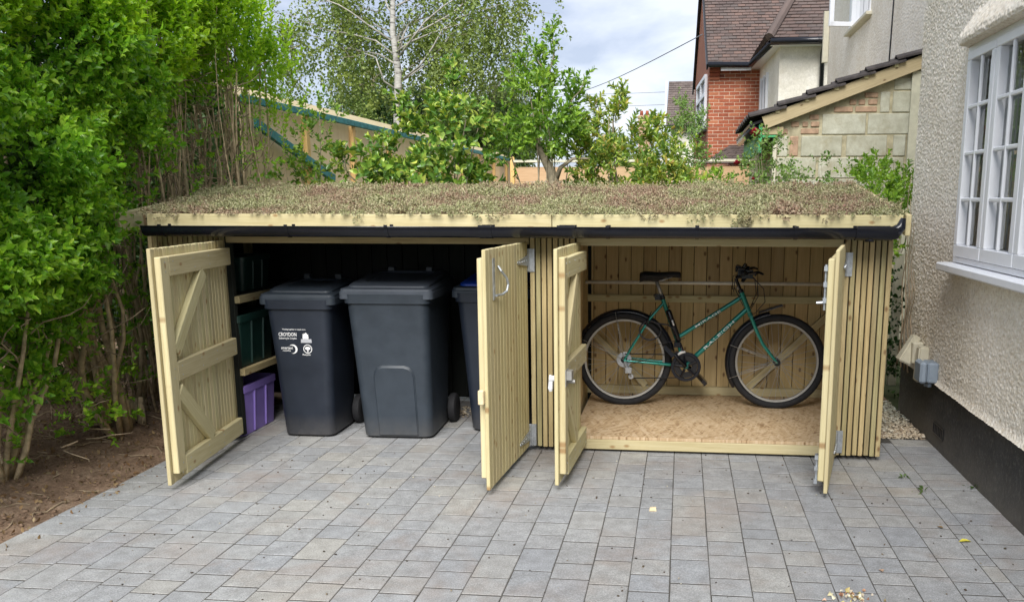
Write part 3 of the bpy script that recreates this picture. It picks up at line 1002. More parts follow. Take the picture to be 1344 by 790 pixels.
# room behind the glass and its curtain
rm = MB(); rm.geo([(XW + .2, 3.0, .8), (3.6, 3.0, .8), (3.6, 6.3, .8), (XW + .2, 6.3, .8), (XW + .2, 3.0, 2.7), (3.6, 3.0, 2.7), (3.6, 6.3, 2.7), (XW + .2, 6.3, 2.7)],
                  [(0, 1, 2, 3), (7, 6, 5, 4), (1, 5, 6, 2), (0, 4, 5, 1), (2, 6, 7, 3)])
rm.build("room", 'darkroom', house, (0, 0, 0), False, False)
cy = np.linspace(3.85, 5.42, 260)
cx = XW + 0.135 + 0.030 * np.sin(cy * 62 + 1.2 * np.sin(cy * 7)) + .008 * np.sin(cy * 140)
V = np.concatenate([np.stack([cx, cy, np.full_like(cy, 1.1)], -1), np.stack([cx * .35 + (XW + .135) * .65, cy, np.full_like(cy, 2.5)], -1)])
k = len(cy); F = [(i, i + 1, k + i + 1, k + i) for i in range(k - 1)]
cu = add("curtain", np_mesh("curtain", V, np.array(F), True), None, 'curtain')
tag(cu, 'pleated grey net curtain hanging behind the white cottage window', 'curtain')

# upper window with its casement ajar
uw = add("upper_window", None, house, None, Matrix.Translation((2.48, 14.5, 4.03)))
u = MB()
u.box((2.462, 12.95, 4.03), (2.56, 14.5, 4.09)); u.box((2.462, 12.95, 5.24), (2.56, 14.5, 5.3)); u.box((2.462, 14.44, 4.09), (2.56, 14.5, 5.24))
u.box((2.462, 12.95, 4.09), (2.56, 13.01, 5.24)); u.box((2.462, 13.98, 4.09), (2.56, 14.05, 5.24))
u.build("frame", 'white', uw)
add("pane", py_mesh("pane", [(2.52, 13.01, 4.09), (2.52, 14.44, 4.09), (2.52, 14.44, 5.24), (2.52, 13.01, 5.24)], [(0, 1, 2, 3)]), uw, 'glass')
ch, co = Vector((2.455, 13.98, 0)), Vector((2.085, 13.90, 0))
def C(t, z): p = ch.lerp(co, t); return (p.x, p.y, z)
nn = (co - ch).cross(Vector((0, 0, 1))).normalized()
for a, b in ((C(0, 4.06), C(1, 4.06)), (C(0, 5.26), C(1, 5.26)), (C(0.06, 4.03), C(0.06, 5.29)), (C(.94, 4.03), C(.94, 5.29))):
    board("open_casement_rail", a, b, .065, .05, nn, 'white', uw, .004)
add("pane", py_mesh("pane", [C(.1, 4.08), C(.9, 4.08), C(.9, 5.24), C(.1, 5.24)], [(0, 1, 2, 3)]), uw, 'glass')
box("sill", (2.40, 12.85, 3.985), (2.56, 14.56, 4.028), 'cream', uw, .004)

# cable down the far wall, dead climber, boxes on the wall
cb = tube("wall_cable", [(2.472, 11.55, 6.5), (2.470, 11.56, 5.0), (2.474, 11.53, 4.0), (2.472, 11.60, 2.9)], .010, 'cable')
tag(cb, 'thin dark cable running down the upper cream wall beyond the lean-to', 'cable')
eb = thing("socket_box", 'grey blue weatherproof socket box fixed low on pebbledash wall', 'socket box', (XW, 5.62, .40))
b1 = box("back_box", (1.535, 5.545, .403), (XW - .004, 5.690, .532), 'greybox', eb, .010)
b2 = box("cover", (1.488, 5.542, .400), (1.532, 5.693, .536), 'greybox', eb, .014)
tube("cable_gland", [(1.562, 5.60, .405), (1.562, 5.60, .372)], .016, 'greybox', eb, 10)
tube("cable_gland", [(1.562, 5.65, .405), (1.562, 5.65, .365)], .019, 'greybox', eb, 10)

def wedge(name, label, c, top, bot, ht, tilt, yaw):
    t = thing(name, label, 'cover', c)
    V = [(-bot[0] / 2, -bot[1] / 2, 0), (bot[0] / 2, -bot[1] / 2, 0), (bot[0] / 2, bot[1] / 2, 0), (-bot[0] / 2, bot[1] / 2, 0),
         (-top[0] / 2, -top[1] / 2, ht), (top[0] / 2, -top[1] / 2, ht), (top[0] / 2, top[1] / 2, ht), (-top[0] / 2, top[1] / 2, ht)]
    F = [(0, 3, 2, 1), (4, 5, 6, 7), (0, 1, 5, 4), (1, 2, 6, 5), (2, 3, 7, 6), (3, 0, 4, 7)]
    bm = bmesh.new()
    vs = [bm.verts.new(v) for v in V]
    for f in F: bm.faces.new([vs[i] for i in f])
    bmesh.ops.bevel(bm, geom=bm.edges[:], offset=.009, segments=2, affect='EDGES')
    me = bpy.data.meshes.new(name); bm.to_mesh(me); bm.free()
    MW = Matrix.Translation(c) @ Matrix.Rotation(yaw, 4, 'Z') @ Matrix.Rotation(tilt, 4, 'Y')
    add("hood_shell", me, t, 'cream', MW)
    return t
w1 = wedge("cable_cover", 'larger cream plastic cover tilted outward on the wall near the store', (1.490, 6.00, .455), (.050, .07), (.090, .09), .20, R(24), R(4))
w2 = wedge("cable_cover", 'upright cream plastic cover standing directly above the grey socket box', (1.566, 5.83, .36), (.070, .075), (.075, .085), .23, R(2), 0)
box("wall_plate", (1.53, 5.92, .46), (1.60, 6.04, .60), 'cream', w1, .006)

cl = thing("dead_climber", 'bare brown climber stems clinging to the end of the pebbledash wall', 'climber', (1.585, 6.3, 0))
for k in range(5):
    y0 = 6.18 + .07 * k
    pts = [Vector((1.575, y0 + .04 * math.sin(j * 1.1 + k * 2), .35 + j * (.055 + .012 * k))) for j in range(14)]
    tube("stem", pts, [.006 - .0003 * j for j in range(14)], 'twig', cl, 5)

# ================================================================== LEAN-TO OUTHOUSE
LY = 10.0
lean = thing("lean_to_outhouse", 'lean-to outhouse of grey blocks and old bricks under dark tiles', 'outhouse', (1.7, LY, 0))
rake = lambda X: 2.345 + (X - 0.86) * 0.375          # middle of the barge board
b = MB(); b.prism([(1.0, 0), (2.475, 0), (2.475, 2.93), (1.0, 2.385)], 1, LY + .012, LY + 4)
b.build("wall_core", 'blockmortar', lean)
def blk(x0, x1, z0, z1, mat='block', nm='block', d=.001):
    o = box(nm, (x0 + .006, LY - d + rnd.uniform(-.003, .004), z0 + .005), (x1 - .006 - rnd.uniform(0, .012), LY + .02, z1 - .005 - rnd.uniform(0, .006)), mat, lean, .009)
rows = [
    (2.44, 2.665, [(2.066, 2.182), (2.194, 2.41)]), (2.215, 2.44, [(1.47, 1.938), (1.95, 2.40)]),
    (1.985, 2.215, [(1.0, 1.13), (1.255, 1.70), (1.735, 2.18), (2.225, 2.37)]),
    (1.755, 1.985, [(1.0, 1.44), (1.45, 1.89), (1.915, 2.37)]), (1.525, 1.755, [(1.0, 1.2), (1.21, 1.65), (1.66, 2.1), (2.11, 2.37)]),
    (1.295, 1.525, [(1.0, 1.44), (1.45, 1.89), (1.9, 2.37)]), (1.065, 1.295, [(1.0, 1.2), (1.21, 1.65), (1.66, 2.1), (2.11, 2.37)]), (2.67, 2.80, [(2.20, 2.41)])]
for z0, z1, xs in rows:
    for x0, x1 in xs: blk(x0, x1, z0, z1)
blk(1.135, 1.245, 1.99, 2.21, 'oldbrick', 'brick')
for z0, xs in ((2.445, [(1.585, 1.80), (1.81, 2.05)]), (2.520, [(1.745, 1.83), (1.84, 1.93), (1.94, 2.055)]), (2.592, [(1.90, 2.055)]),
               (2.222, [(1.03, 1.12), (1.245, 1.455)]), (2.297, [(1.14, 1.24), (1.26, 1.34), (1.35, 1.455)]), (2.37, [(1.33, 1.455)])):
    for x0, x1 in xs: blk(x0, x1, z0, z0 + .068, 'oldbrick', 'brick', .002)
box("end_pier", (2.372, LY - .05, 0), (2.478, LY - .016, 2.86), 'paintedblock', lean, .004)
board("barge_board", (0.845, LY - .075, rake(.845)), (2.476, LY - .075, rake(2.476)), .135, .03, (0, -1, 0), 'barge', lean, .003)
# tile courses with their gaps and the batten ends between them
sl = Vector((1, 0, .375)).normalized(); up = Vector((-.375, 0, 1)).normalized()
tb = MB()
ncol = 9
for ccc in range(6):
    base = Vector((0.70, 0, rake(.70) + .085)) + sl * (ccc * .322)
    for j in range(ncol):
        y0 = LY - .13 + j * .29
        lo = base - up * .0
        prof = [(-.0, .0), (.05, .032), (.10, .018), (.16, .0), (.22, .0), (.285, .008)]
        V, F = [], []
        for s, lift in ((0, .050), (.40, -.002)):
            for (dy, dz) in prof:
                p = base + sl * s + up * (lift + dz); V.append((p.x, y0 + dy, p.z))
            for (dy, dz) in prof:
                p = base + sl * s + up * (lift + dz - .020); V.append((p.x, y0 + dy, p.z))
        m = len(prof)
        for q in range(m - 1):
            F += [(q, q + 1, 2 * m + q + 1, 2 * m + q), (m + q + 1, m + q, 3 * m + q, 3 * m + q + 1), (q + 1, q, m + q, m + q + 1), (2 * m + q, 2 * m + q + 1, 3 * m + q + 1, 3 * m + q)]
        F += [(0, 2 * m, 3 * m, m), (m - 1, 2 * m - 1, 4 * m - 1, 3 * m - 1)]
        bm_ = MB().geo(V, F)
        if j < 5:
            bm_.build("roof_tile", 'darktile', lean)
        else:
            tb.geo(V, F)
    bp = base + sl * .30 + up * (-.016)
    box("batten", (bp.x - .022, LY - .105, bp.z - .02), (bp.x + .022, LY + .5, bp.z + .030), 'timber', lean, .002)
t = tb.build("roof_tile", 'darktile', lean); t['kind'] = 'stuff'
board("roof_deck", (0.70, LY + 1.25, rake(.70) + .035), (2.47, LY + 1.25, rake(2.47) + .035), 2.55, .03, up, 'blackpaint', lean, .002)
box("green_fascia", (0.80, LY - .05, 2.03), (0.835, LY + 2.4, 2.325), 'greenpaint', lean)
box("green_soffit", (0.84, LY - .04, 2.19), (1.0, LY - .012, 2.215), 'greenpaint', lean)
box("eave_block", (0.838, LY - .045, 2.22), (1.06, LY - .014, 2.30), 'barge', lean)
tube("gutter", [(0.74, LY - .12, 2.27), (0.74, LY + 2.4, 2.28)], .040, 'blackplastic', lean, 10)
box("white_post", (0.955, LY - .045, 0.0), (0.995, LY - .005, 2.15), 'cream', lean)

# ================================================================== NEIGHBOURING HOUSES
bh = thing("brick_house", 'red brick house with brown tiled roof and white rendered wing', 'house', (0.6, 21, 0))
BX0, BX1, BY = 0.53, 1.75, 21.0
b = MB()
b.geo([(BX0, BY + .009, 0), (BX1, BY + .009, 0), (BX1, BY + .009, 4.6), (BX0, BY + .009, 4.6)], [(0, 1, 2, 3)])
b.build("mortar_face", 'mortar', bh)
ev = lambda t: (BX0 - .27 * t, BY + .02 + 4.0 * t)
gx = MB()
p0, p1, pm = ev(0), ev(1), ev(.5)
wt0, wt1 = ev(.30), ev(.78)
gx.geo([(p0[0], p0[1], 0), (p1[0], p1[1], 0), (p1[0], p1[1], 4.6), (pm[0], pm[1], 7.1), (p0[0], p0[1], 4.6)], [(4, 3, 2, 1, 0)])
gx.build("gable_wall", 'brickwall', bh, (BX0, BY, 0), False, False)
bw, bhh = .2250, .0775
nr = 0
for r in range(31):
    z = 2.16 + r * bhh
    xx = BX0 - .001 + (0 if r % 2 == 0 else -.1175)
    if r > 28: continue
    while xx < BX1:
        xa, xb2 = max(xx, BX0), min(xx + .2265, BX1)
        if xb2 - xa > .04:
            box("brick", (xa, BY + .003 + rnd.uniform(-.003, .003), z), (xb2, BY + .028, z + .0665), 'brick', bh, .003)
        xx += .235
for k in range(4):                                        # corbel under the eave
    box("corbel_brick", (BX0 - .002, BY - .03 - .03 * k, 4.20 + k * .0775), (BX0 + .235, BY + .02, 4.268 + k * .0775), 'brick', bh, .003)
box("brick_band", (BX0 + .24, BY + .001, 4.41), (BX1, BY + .018, 4.6), 'brick', bh)
# gable window
gw = add("window", None, bh, None, Matrix.Translation((p0[0], p0[1], 3.2)))
gd = Vector((-.27, 4.0, 0)).normalized(); gn = Vector((-4.0, -.27, 0)).normalized()
for (ta, tb_, za, zb) in ((.12, .12, 3.2, 4.35), (.42, .42, 3.2, 4.35), (.72, .72, 3.2, 4.35)):
    a = Vector((*ev(ta), za)) + gn * .02; c2 = Vector((*ev(tb_), zb)) + gn * .02
    board("frame", a, c2, .09, .08, gn, 'white', gw)
for za in (3.2, 3.95, 4.35):
    a = Vector((*ev(.12), za)) + gn * .023; c2 = Vector((*ev(.72), za)) + gn * .023
    board("frame", a, c2, .09, .08, gn, 'white', gw)
q = [Vector((*ev(.13), 3.2)) + gn * .012, Vector((*ev(.71), 3.2)) + gn * .012, Vector((*ev(.71), 4.33)) + gn * .012, Vector((*ev(.13), 4.33)) + gn * .012]
add("pane", py_mesh("pane", q, [(3, 2, 1, 0)]), gw, 'blackplastic')
a = Vector((*ev(.08), 3.13)) + gn * .05; c2 = Vector((*ev(.76), 3.13)) + gn * .05
board("sill", a, c2, .06, .14, gn, 'blackpaint', gw)

def tile_slope(name, A0, B0, A1, B1, gauge, width, mat, parent):
    """courses of plain tiles on the quad eave A0-B0, ridge A1-B1; each tile its own small slab"""
    A0, B0, A1, B1 = map(Vector, (A0, B0, A1, B1))
    nrm = (B0 - A0).cross(A1 - A0).normalized()
    if nrm.z < 0: nrm = -nrm
    L_ = ((A1 - A0).length + (B1 - B0).length) / 2
    nc = int(L_ / gauge)
    mb = MB()
    V, F = [], []
    for c in range(nc):
        t0, t1 = c / nc, (c + 1.35) / nc
        l0, r0, l1, r1 = A0.lerp(A1, t0), B0.lerp(B1, t0), A0.lerp(A1, min(t1, 1)), B0.lerp(B1, min(t1, 1))
        ln = (r0 - l0).length
        nt = max(1, int(ln / width))
        sh = 0.5 if c % 2 else 0.0
        for k in range(-1, nt + 1):
            u0, u1 = max(0, (k + sh + .02) / nt), min(1, (k + sh + .98) / nt)
            if u1 - u0 < 0.25 / nt: continue
            h = .028 + rnd.uniform(-.005, .007)
            q = [l0.lerp(r0, u0) + nrm * h, l0.lerp(r0, u1) + nrm * h, l1.lerp(r1, u1) + nrm * .004, l1.lerp(r1, u0) + nrm * .004,
                 l0.lerp(r0, u0) + nrm * (h - .02), l0.lerp(r0, u1) + nrm * (h - .02)]
            s = len(V); V += q; F += [(s, s + 1, s + 2, s + 3), (s + 4, s + 5, s + 1, s), (s + 4, s, s + 3, s + 4)][:2]
    o = add(name, py_mesh(name, V, F), parent, mat)
    o['kind'] = 'stuff'
    d = MB().geo([A0 - nrm * .005, B0 - nrm * .005, B1 - nrm * .005, A1 - nrm * .005], [(0, 1, 2, 3)]).build("roof_deck", 'blackpaint', parent, (0, 0, 0), False, False)
    return o
pmid = ev(.5)
tile_slope("roof_tile", (BX0 - .06, BY - .28, 4.50), (3.4, BY - .28, 4.50), (pmid[0] - .06, pmid[1], 7.15), (3.3, pmid[1], 7.15), .10, .165, 'tiles', bh)
tile_slope("roof_tile", (p1[0] - .05, p1[1] + .25, 4.50), (3.2, p1[1] + .25, 4.50), (pmid[0] - .06, pmid[1], 7.15), (3.3, pmid[1], 7.15), .14, .2, 'tiles', bh)
board("barge_board", (BX0 - .06, BY - .30, 4.44), (pmid[0] - .07, pmid[1], 7.12), .16, .04, (-1, 0, 0), 'blackpaint', bh)
board("barge_board", (p1[0] - .06, p1[1] + .28, 4.40), (pmid[0] - .07, pmid[1], 7.10), .16, .04, (-1, 0, 0), 'blackpaint', bh)
tube("gutter", [(BX0 - .04, BY - .33, 4.49), (1.42, BY - .33, 4.47), (1.62, 18.0, 4.47)], .065, 'blackplastic', bh, 10)
box("fascia", (BX0 + .25, BY - .27, 4.36), (1.45, BY - .22, 4.44), 'white', bh)
# white rendered wing, coming towards the camera
wx = MB()
wx.geo([(1.66, 21, 0), (1.80, 18.1, 0), (1.80, 18.1, 4.5), (1.66, 21, 4.5)], [(0, 1, 2, 3)])
wx.geo([(1.80, 18.1, 0), (3.6, 18.1, 0), (3.6, 18.1, 4.5), (1.80, 18.1, 4.5)], [(0, 1, 2, 3)])
wx.build("wing_wall", 'whiterender', bh)
sp = MB(); sp.geo([(1.45, 21, 4.42), (1.60, 17.85, 4.42), (3.6, 17.85, 4.42), (3.6, 18.2, 4.42), (1.85, 18.2, 4.42), (1.68, 21, 4.42)], [(0, 1, 4, 5), (1, 2, 3, 4)])
sp.build("soffit", 'white', bh)
tile_slope("roof_tile", (1.56, 17.75, 4.52), (3.7, 17.75, 4.52), (2.55, 19.4, 6.3), (3.7, 19.4, 6.3), .10, .165, 'tiles', bh)
tile_slope("roof_tile", (1.40, 21.0, 4.52), (1.56, 17.75, 4.52), (2.45, 21.0, 6.3), (2.55, 19.4, 6.3), .10, .165, 'tiles', bh)
tube("hip_tiles", [(1.56, 17.74, 4.55), (2.55, 19.38, 6.33)], .085, 'tiles', bh, 8, False)
tube("gutter", [(1.58, 17.70, 4.47), (3.5, 17.70, 4.47)], .06, 'blackplastic', bh, 10)
tube("downpipe", [(2.60, 17.80, 4.44), (2.60, 18.02, 4.30), (2.60, 18.02, 0)], .045, 'blackplastic', bh, 10)
ww = add("wing_window", None, bh, None, Matrix.Translation((1.70, 20, 3.2)))
for yy in (20.5, 20.05, 19.6):
    xx = 1.66 + (21 - yy) / 2.9 * .14 - .02
    board("frame", (xx, yy, 3.15), (xx, yy, 4.15), .09, .06, (-1, 0, 0), 'white', ww)
add("pane", py_mesh("pane", [(1.675, 20.5, 3.2), (1.715, 19.6, 3.2), (1.715, 19.6, 4.1), (1.675, 20.5, 4.1)], [(0, 1, 2, 3)]), ww, 'blackplastic')
# low tiled porch roof at the foot of the brick wall
tile_slope("porch_tile", (0.42, 19.9, 2.30), (1.9, 19.9, 2.30), (1.05, 20.9, 2.75), (1.9, 20.9, 2.75), .10, .165, 'tilesgrey', bh)

fh = thing("far_house", 'distant white walled house with steep brown roof left of the brick house', 'house', (0, 36, 0))
b = MB(); b.box((-.55, 35.3, 0), (2.6, 42, 4.40)); b.build("wall", 'whiterender', fh)
tile_slope("roof_tile", (-.72, 35.0, 4.30), (2.7, 35.0, 4.30), (-.66, 36.4, 6.12), (2.7, 36.4, 6.12), .11, .18, 'tilesgrey', fh)
b = MB(); b.prism([(35.0, 4.28), (36.45, 6.16), (37.9, 4.28)], 0, -.78, -.73); b.build("white_verge", 'white', fh)
tube("gutter", [(-.70, 34.95, 4.28), (2.6, 34.95, 4.28)], .07, 'blackplastic', fh, 8)
ch_ = thing("chimney_house", 'small brick chimney stack rising behind the leafy bushes', 'chimney', (-2.2, 48, 0))
b = MB(); b.box((-2.45, 48, 0), (-1.85, 48.6, 5.9)); b.box((-2.50, 47.95, 5.75), (-1.80, 48.65, 5.85)); b.build("stack", 'oldbrick', ch_)
for k in range(2): tube("chimney_pot", [(-2.3 + .3 * k, 48.3, 5.9), (-2.3 + .3 * k, 48.3, 6.15)], [.10, .08], 'brick', ch_, 10)

# overhead cables
for (pa, pb, lb) in (((0.35, 21.2, 5.22), (-7.5, 46, 6.55), 'thick dark overhead cable rising to the brick house gable'),
                     ((-.8, 35.5, 5.62), (-9, 37, 5.95), 'upper thin grey overhead line left of the far roof'),
                     ((-.8, 35.6, 5.16), (-9, 37, 5.45), 'lower thin grey overhead line left of the far roof')):
    t = tube("overhead_cable", wander(pa, pb, 14, 0, .35 if 'thick' in lb else .12), .012 if 'thick' in lb else .009, 'overhead', None, 5)
    tag(t, lb, 'cable', 'overhead cables')

# ================================================================== GARDEN FENCES
sf = thing("plywood_fence", 'tall plywood fence with teal cap rail, orange battens and sloping coping', 'fence', (-4.0, 8, 0))
y = 7.85; FZ = 2.40
ys_ = []
while y < 20.6:
    ys_.append(y); y += 1.345
for a, c2 in zip(ys_, ys_[1:] + [20.9]):
    board("panel", (-4.02, (a + c2) / 2, 0), (-4.02, (a + c2) / 2, FZ), c2 - a - .006, .018, (1, 0, 0), 'ply', sf, .001)
    board("batten", (-3.985, c2, 0), (-3.985, c2, FZ - .01), .085, .05, (1, 0, 0), 'batten', sf, .003)
    board("coping_board", (-4.20, a, 2.535), (-4.20, c2 - .004, 2.535), .42, .015, Vector((.45, 0, 1)), 'barge', sf, .001)
board("cap_rail", (-3.955, 7.8, FZ + .025), (-3.955, 20.95, FZ + .025), .065, .05, (1, 0, 0), 'teal', sf, .003)
board("brace", (-3.93, 7.95, 2.225), (-3.93, 9.75, 1.76), .085, .045, (1, 0, 0), 'teal', sf, .003)
bf = thing("tan_fence", 'tan boarded fence with grey teal capping across the back garden', 'fence', (-1.2, 19.5, 0))
xx = -3.72
while xx < 1.5:
    for r in range(7):
        board("fence_board", (xx + .01, 19.5, .12 + r * .325), (xx + 1.74, 19.5, .12 + r * .325), .318, .02, (0, -1, 0), 'backfence', bf, .003)
    xx += 1.75
board("cap_rail", (-3.72, 19.48, 2.35), (1.55, 19.48, 2.35), .05, .16, (0, -1, 0), 'paintedblock', bf, .004)
board("corner_post", (-3.75, 19.45, 0), (-3.75, 19.45, 2.45), .09, .09, (0, -1, 0), 'batten', bf, .004)

# ================================================================== THE TIMBER STORE
SX0, SX1, SY, SB = -3.42, 1.200, 5.20, 6.53
shed = thing("timber_store", 'long timber bin and bike store with planted roof and four open doors', 'store', (-1.1, SY, 0))
roof_z = lambda Y: 1.415 + (Y - 5.06) * 0.118            # top of the roof deck

def slat_panel(x0, x1, n, z0, z1):
    p = (x1 - x0) / n
    for i in range(n):
        c = x0 + p * (i + .5)
        board("slat", (c, SY - .011, z0 + rnd.uniform(-.003, .003)), (c, SY - .011, z1), p - .0075, .022, (0, -1, 0), 'slat', shed, .0025)
    box("panel_backing", (x0 + .004, SY + .003, z0 + .02), (x1 - .004, SY + .055, z1 - .01), 'shadeboard', shed, 0)
slat_panel(-3.315, -2.815, 15, .03, 1.325)
slat_panel(-.905, -.628, 8, .03, 1.325)
slat_panel(.925, 1.195, 8, .03, 1.325)
# frame
box("lintel", (-2.81, SY - .004, 1.268), (-.910, SY + .05, 1.325), 'slat', shed)
box("lintel", (-.622, SY - .004, 1.262), (.920, SY + .05, 1.320), 'timber', shed)
for xx in (-3.285, -2.84, -.885, -.655, .95, 1.165):
    box("post", (xx - .022, SY + .058, .02), (xx + .022, SY + .10, 1.32), 'slat' if xx > -.7 else 'shadeboard', shed)  # bin bay posts get the dark tone in place of real shade
for xx in (-3.285, -.80, 1.16):
    box("post", (xx - .022, 6.36, .02), (xx + .022, 6.43, 1.48), 'slat', shed)
box("front_joist", (-.63, SY + .002, .016), (.945, SY + .045, .078), 'timber', shed, .003)
box("floor_board", (-.66, SY + .004, .0795), (1.15, 6.46, .0975), 'osb', shed, .001)
for k in range(4):
    box("floor_joist", (-.60 + k * .5, SY + .05, .012), (-.555 + k * .5, 6.44, .0785), 'timber', shed)
# back boards: pale in the bike bay, dark in the bin bay, with its shade put into the tone
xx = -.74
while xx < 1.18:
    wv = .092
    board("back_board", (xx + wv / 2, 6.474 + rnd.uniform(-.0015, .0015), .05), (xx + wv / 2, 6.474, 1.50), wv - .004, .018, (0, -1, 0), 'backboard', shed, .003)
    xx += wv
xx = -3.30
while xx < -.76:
    board("dark_back_board", (xx + .06, 6.474, .04), (xx + .06, 6.474, 1.50), .115, .018, (0, -1, 0), 'shadeboard', shed, .003)
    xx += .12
board("back_rail", (-.74, 6.445, .815), (1.14, 6.445, .815), .052, .034, (0, -1, 0), 'timber', shed, .003)
board("back_rail", (-.74, 6.445, .130), (1.14, 6.445, .130), .062, .034, (0, -1, 0), 'timber', shed, .003)
board("back_rail", (-.74, 6.445, 1.40), (1.14, 6.445, 1.40), .062, .034, (0, -1, 0), 'timber', shed, .003)
board("back_brace", (.50, 6.44, .165), (1.13, 6.44, .78), .050, .030, (0, -1, 0), 'timber', shed, .003)
board("back_brace", (-.72, 6.44, .62), (-.25, 6.44, .165), .050, .030, (0, -1, 0), 'timber', shed, .003)
tube("locking_bar", [(-.72, 6.30, .945), (1.14, 6.30, .945)], .0125, 'conduit', shed, 10)
box("back_light_stop", (-3.31, 6.487, .03), (1.19, 6.50, 1.52), 'shadeboard', shed, 0)  # added behind the boards to block light coming through their gaps
# side and divider walls
def side_wall(name, X, mat, nrm):
    yy = SY + .06
    while yy < 6.44:
        board(name, (X, yy + .055, .03), (X, yy + .055, 1.30 + (yy - 5.2) * .11), .106, .018, (nrm, 0, 0), mat, shed, .003)
        yy += .11
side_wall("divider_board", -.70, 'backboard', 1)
side_wall("divider_board", -.735, 'shadeboard', 1)
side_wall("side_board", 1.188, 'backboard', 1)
side_wall("side_board", -3.31, 'shadeboard', 1)
# shelf frame for the recycling boxes
for zz in (.437, .905):
    board("shelf_rail", (-2.80, SY + .06, zz), (-2.80, 6.40, zz), .045, .034, (1, 0, 0), 'slat', shed, .003)
    for k in range(9):
        board("shelf_slat", (-3.28, SY + .13 + k * .14, zz + .012), (-2.82, SY + .13 + k * .14, zz + .012), .10, .018, (0, 0, 1), 'shadeboard', shed, .003)
# roof deck, fascia, barge boards
A = [Vector((-3.40, 5.075, roof_z(5.075) - .012)), Vector((-3.40, 6.60, roof_z(6.60) - .012))]
board("roof_deck", (-1.025, 5.085, roof_z(5.085) - .012), (-1.025, 6.60, roof_z(6.60) - .012), 4.44, .018, (0, -.118, 1), 'shadeboard', shed, 0)
for k in range(9):
    xx = -3.2 + k * .53
    board("rafter", (xx, 5.11, roof_z(5.11) - .055), (xx, 6.45, roof_z(6.45) - .055), .045, .065, (0, -.118, 1), 'slat' if xx > -.7 else 'shadeboard', shed, .002)  # rafters over the bin bay carry the same painted shade
board("fascia", (-3.225, 5.065, 1.398), (-.752, 5.065, 1.398), .095, .022, (0, -1, 0), 'timber', shed, .003)
board("fascia", (-.748, 5.065, 1.398), (1.208, 5.065, 1.398), .095, .022, (0, -1, 0), 'timber', shed, .003)
for X in (-3.405, 1.232):
    board("barge_board", (X, 5.035, roof_z(5.035) - .022), (X, 6.64, roof_z(6.64) - .022), .028 if X > 0 else .034, .115, (0, -.118, 1), 'timber', shed, .003)
# half-round gutter
def gutter(x0, x1):
    mb = MB(); V, F = [], []
    n_ = 12
    for xq in (x0, x1):
        for rr in (.052, .047):
            for k in range(n_ + 1):
                an = math.pi + math.pi * k / n_
                V.append((xq, 4.998 + rr * math.cos(an), 1.372 + rr * 1.12 * math.sin(an)))
    m = n_ + 1
    for k in range(n_):
        F += [(k, k + 1, 2 * m + k + 1, 2 * m + k), (m + k + 1, m + k, 3 * m + k, 3 * m + k + 1), (k + 1, k, m + k, m + k + 1), (2 * m + k, 2 * m + k + 1, 3 * m + k + 1, 3 * m + k)]
    F += [(0, 2 * m, 3 * m, m), (n_, m + n_, 3 * m + n_, 2 * m + n_)]
    o = mb.geo(V, F).build("gutter", 'blackplastic', shed); autosmooth(o, 50)
    # rolled front lip
    tube("gutter_lip", [(x0, 4.948, 1.374), (x1, 4.948, 1.374)], .0055, 'blackplastic', shed, 6)
gutter(-3.20, -.66); gutter(-.655, 1.16)
def gut_band(x0, x1, r):
    mb = MB(); V, F = [], []
    for xq in (x0, x1):
        for k in range(13):
            an = math.pi * .98 + math.pi * 1.04 * k / 12
            V.append((xq, 4.998 + r * math.cos(an), 1.373 + r * 1.12 * math.sin(an)))
    for k in range(12): F.append((k, k + 1, 13 + k + 1, 13 + k))
    mb.geo(V, F)
    for k in (0, 12):
        v = V[k]; mb.box((x0, v[1] - .005, v[2] - .004), (x1, v[1] + .005, v[2] + .010))
    return mb
for xq, ww_ in ((-3.08, .018), (-2.3, .018), (-1.70, .02), (-1.12, .075), (-.655, .10), (-.42, .02), (.08, .02), (.62, .02)):
    autosmooth(gut_band(xq - ww_ / 2, xq + ww_ / 2, .0555).build("gutter_bracket", 'blackplastic', shed), 50)
# running outlet and bend at the house end
tube("gutter_outlet", [(1.02, 4.998, 1.325), (1.02, 4.998, 1.302)], .026, 'blackplastic', shed, 14)
autosmooth(gut_band(.94, 1.14, .058).build("gutter_union", 'blackplastic', shed), 50)
tube("gutter_stop", [(1.10, 4.998, 1.345), (1.155, 4.998, 1.352), (1.185, 4.998, 1.385), (1.195, 4.998, 1.43)], [.040, .038, .026, .014], 'blackplastic', shed, 14)

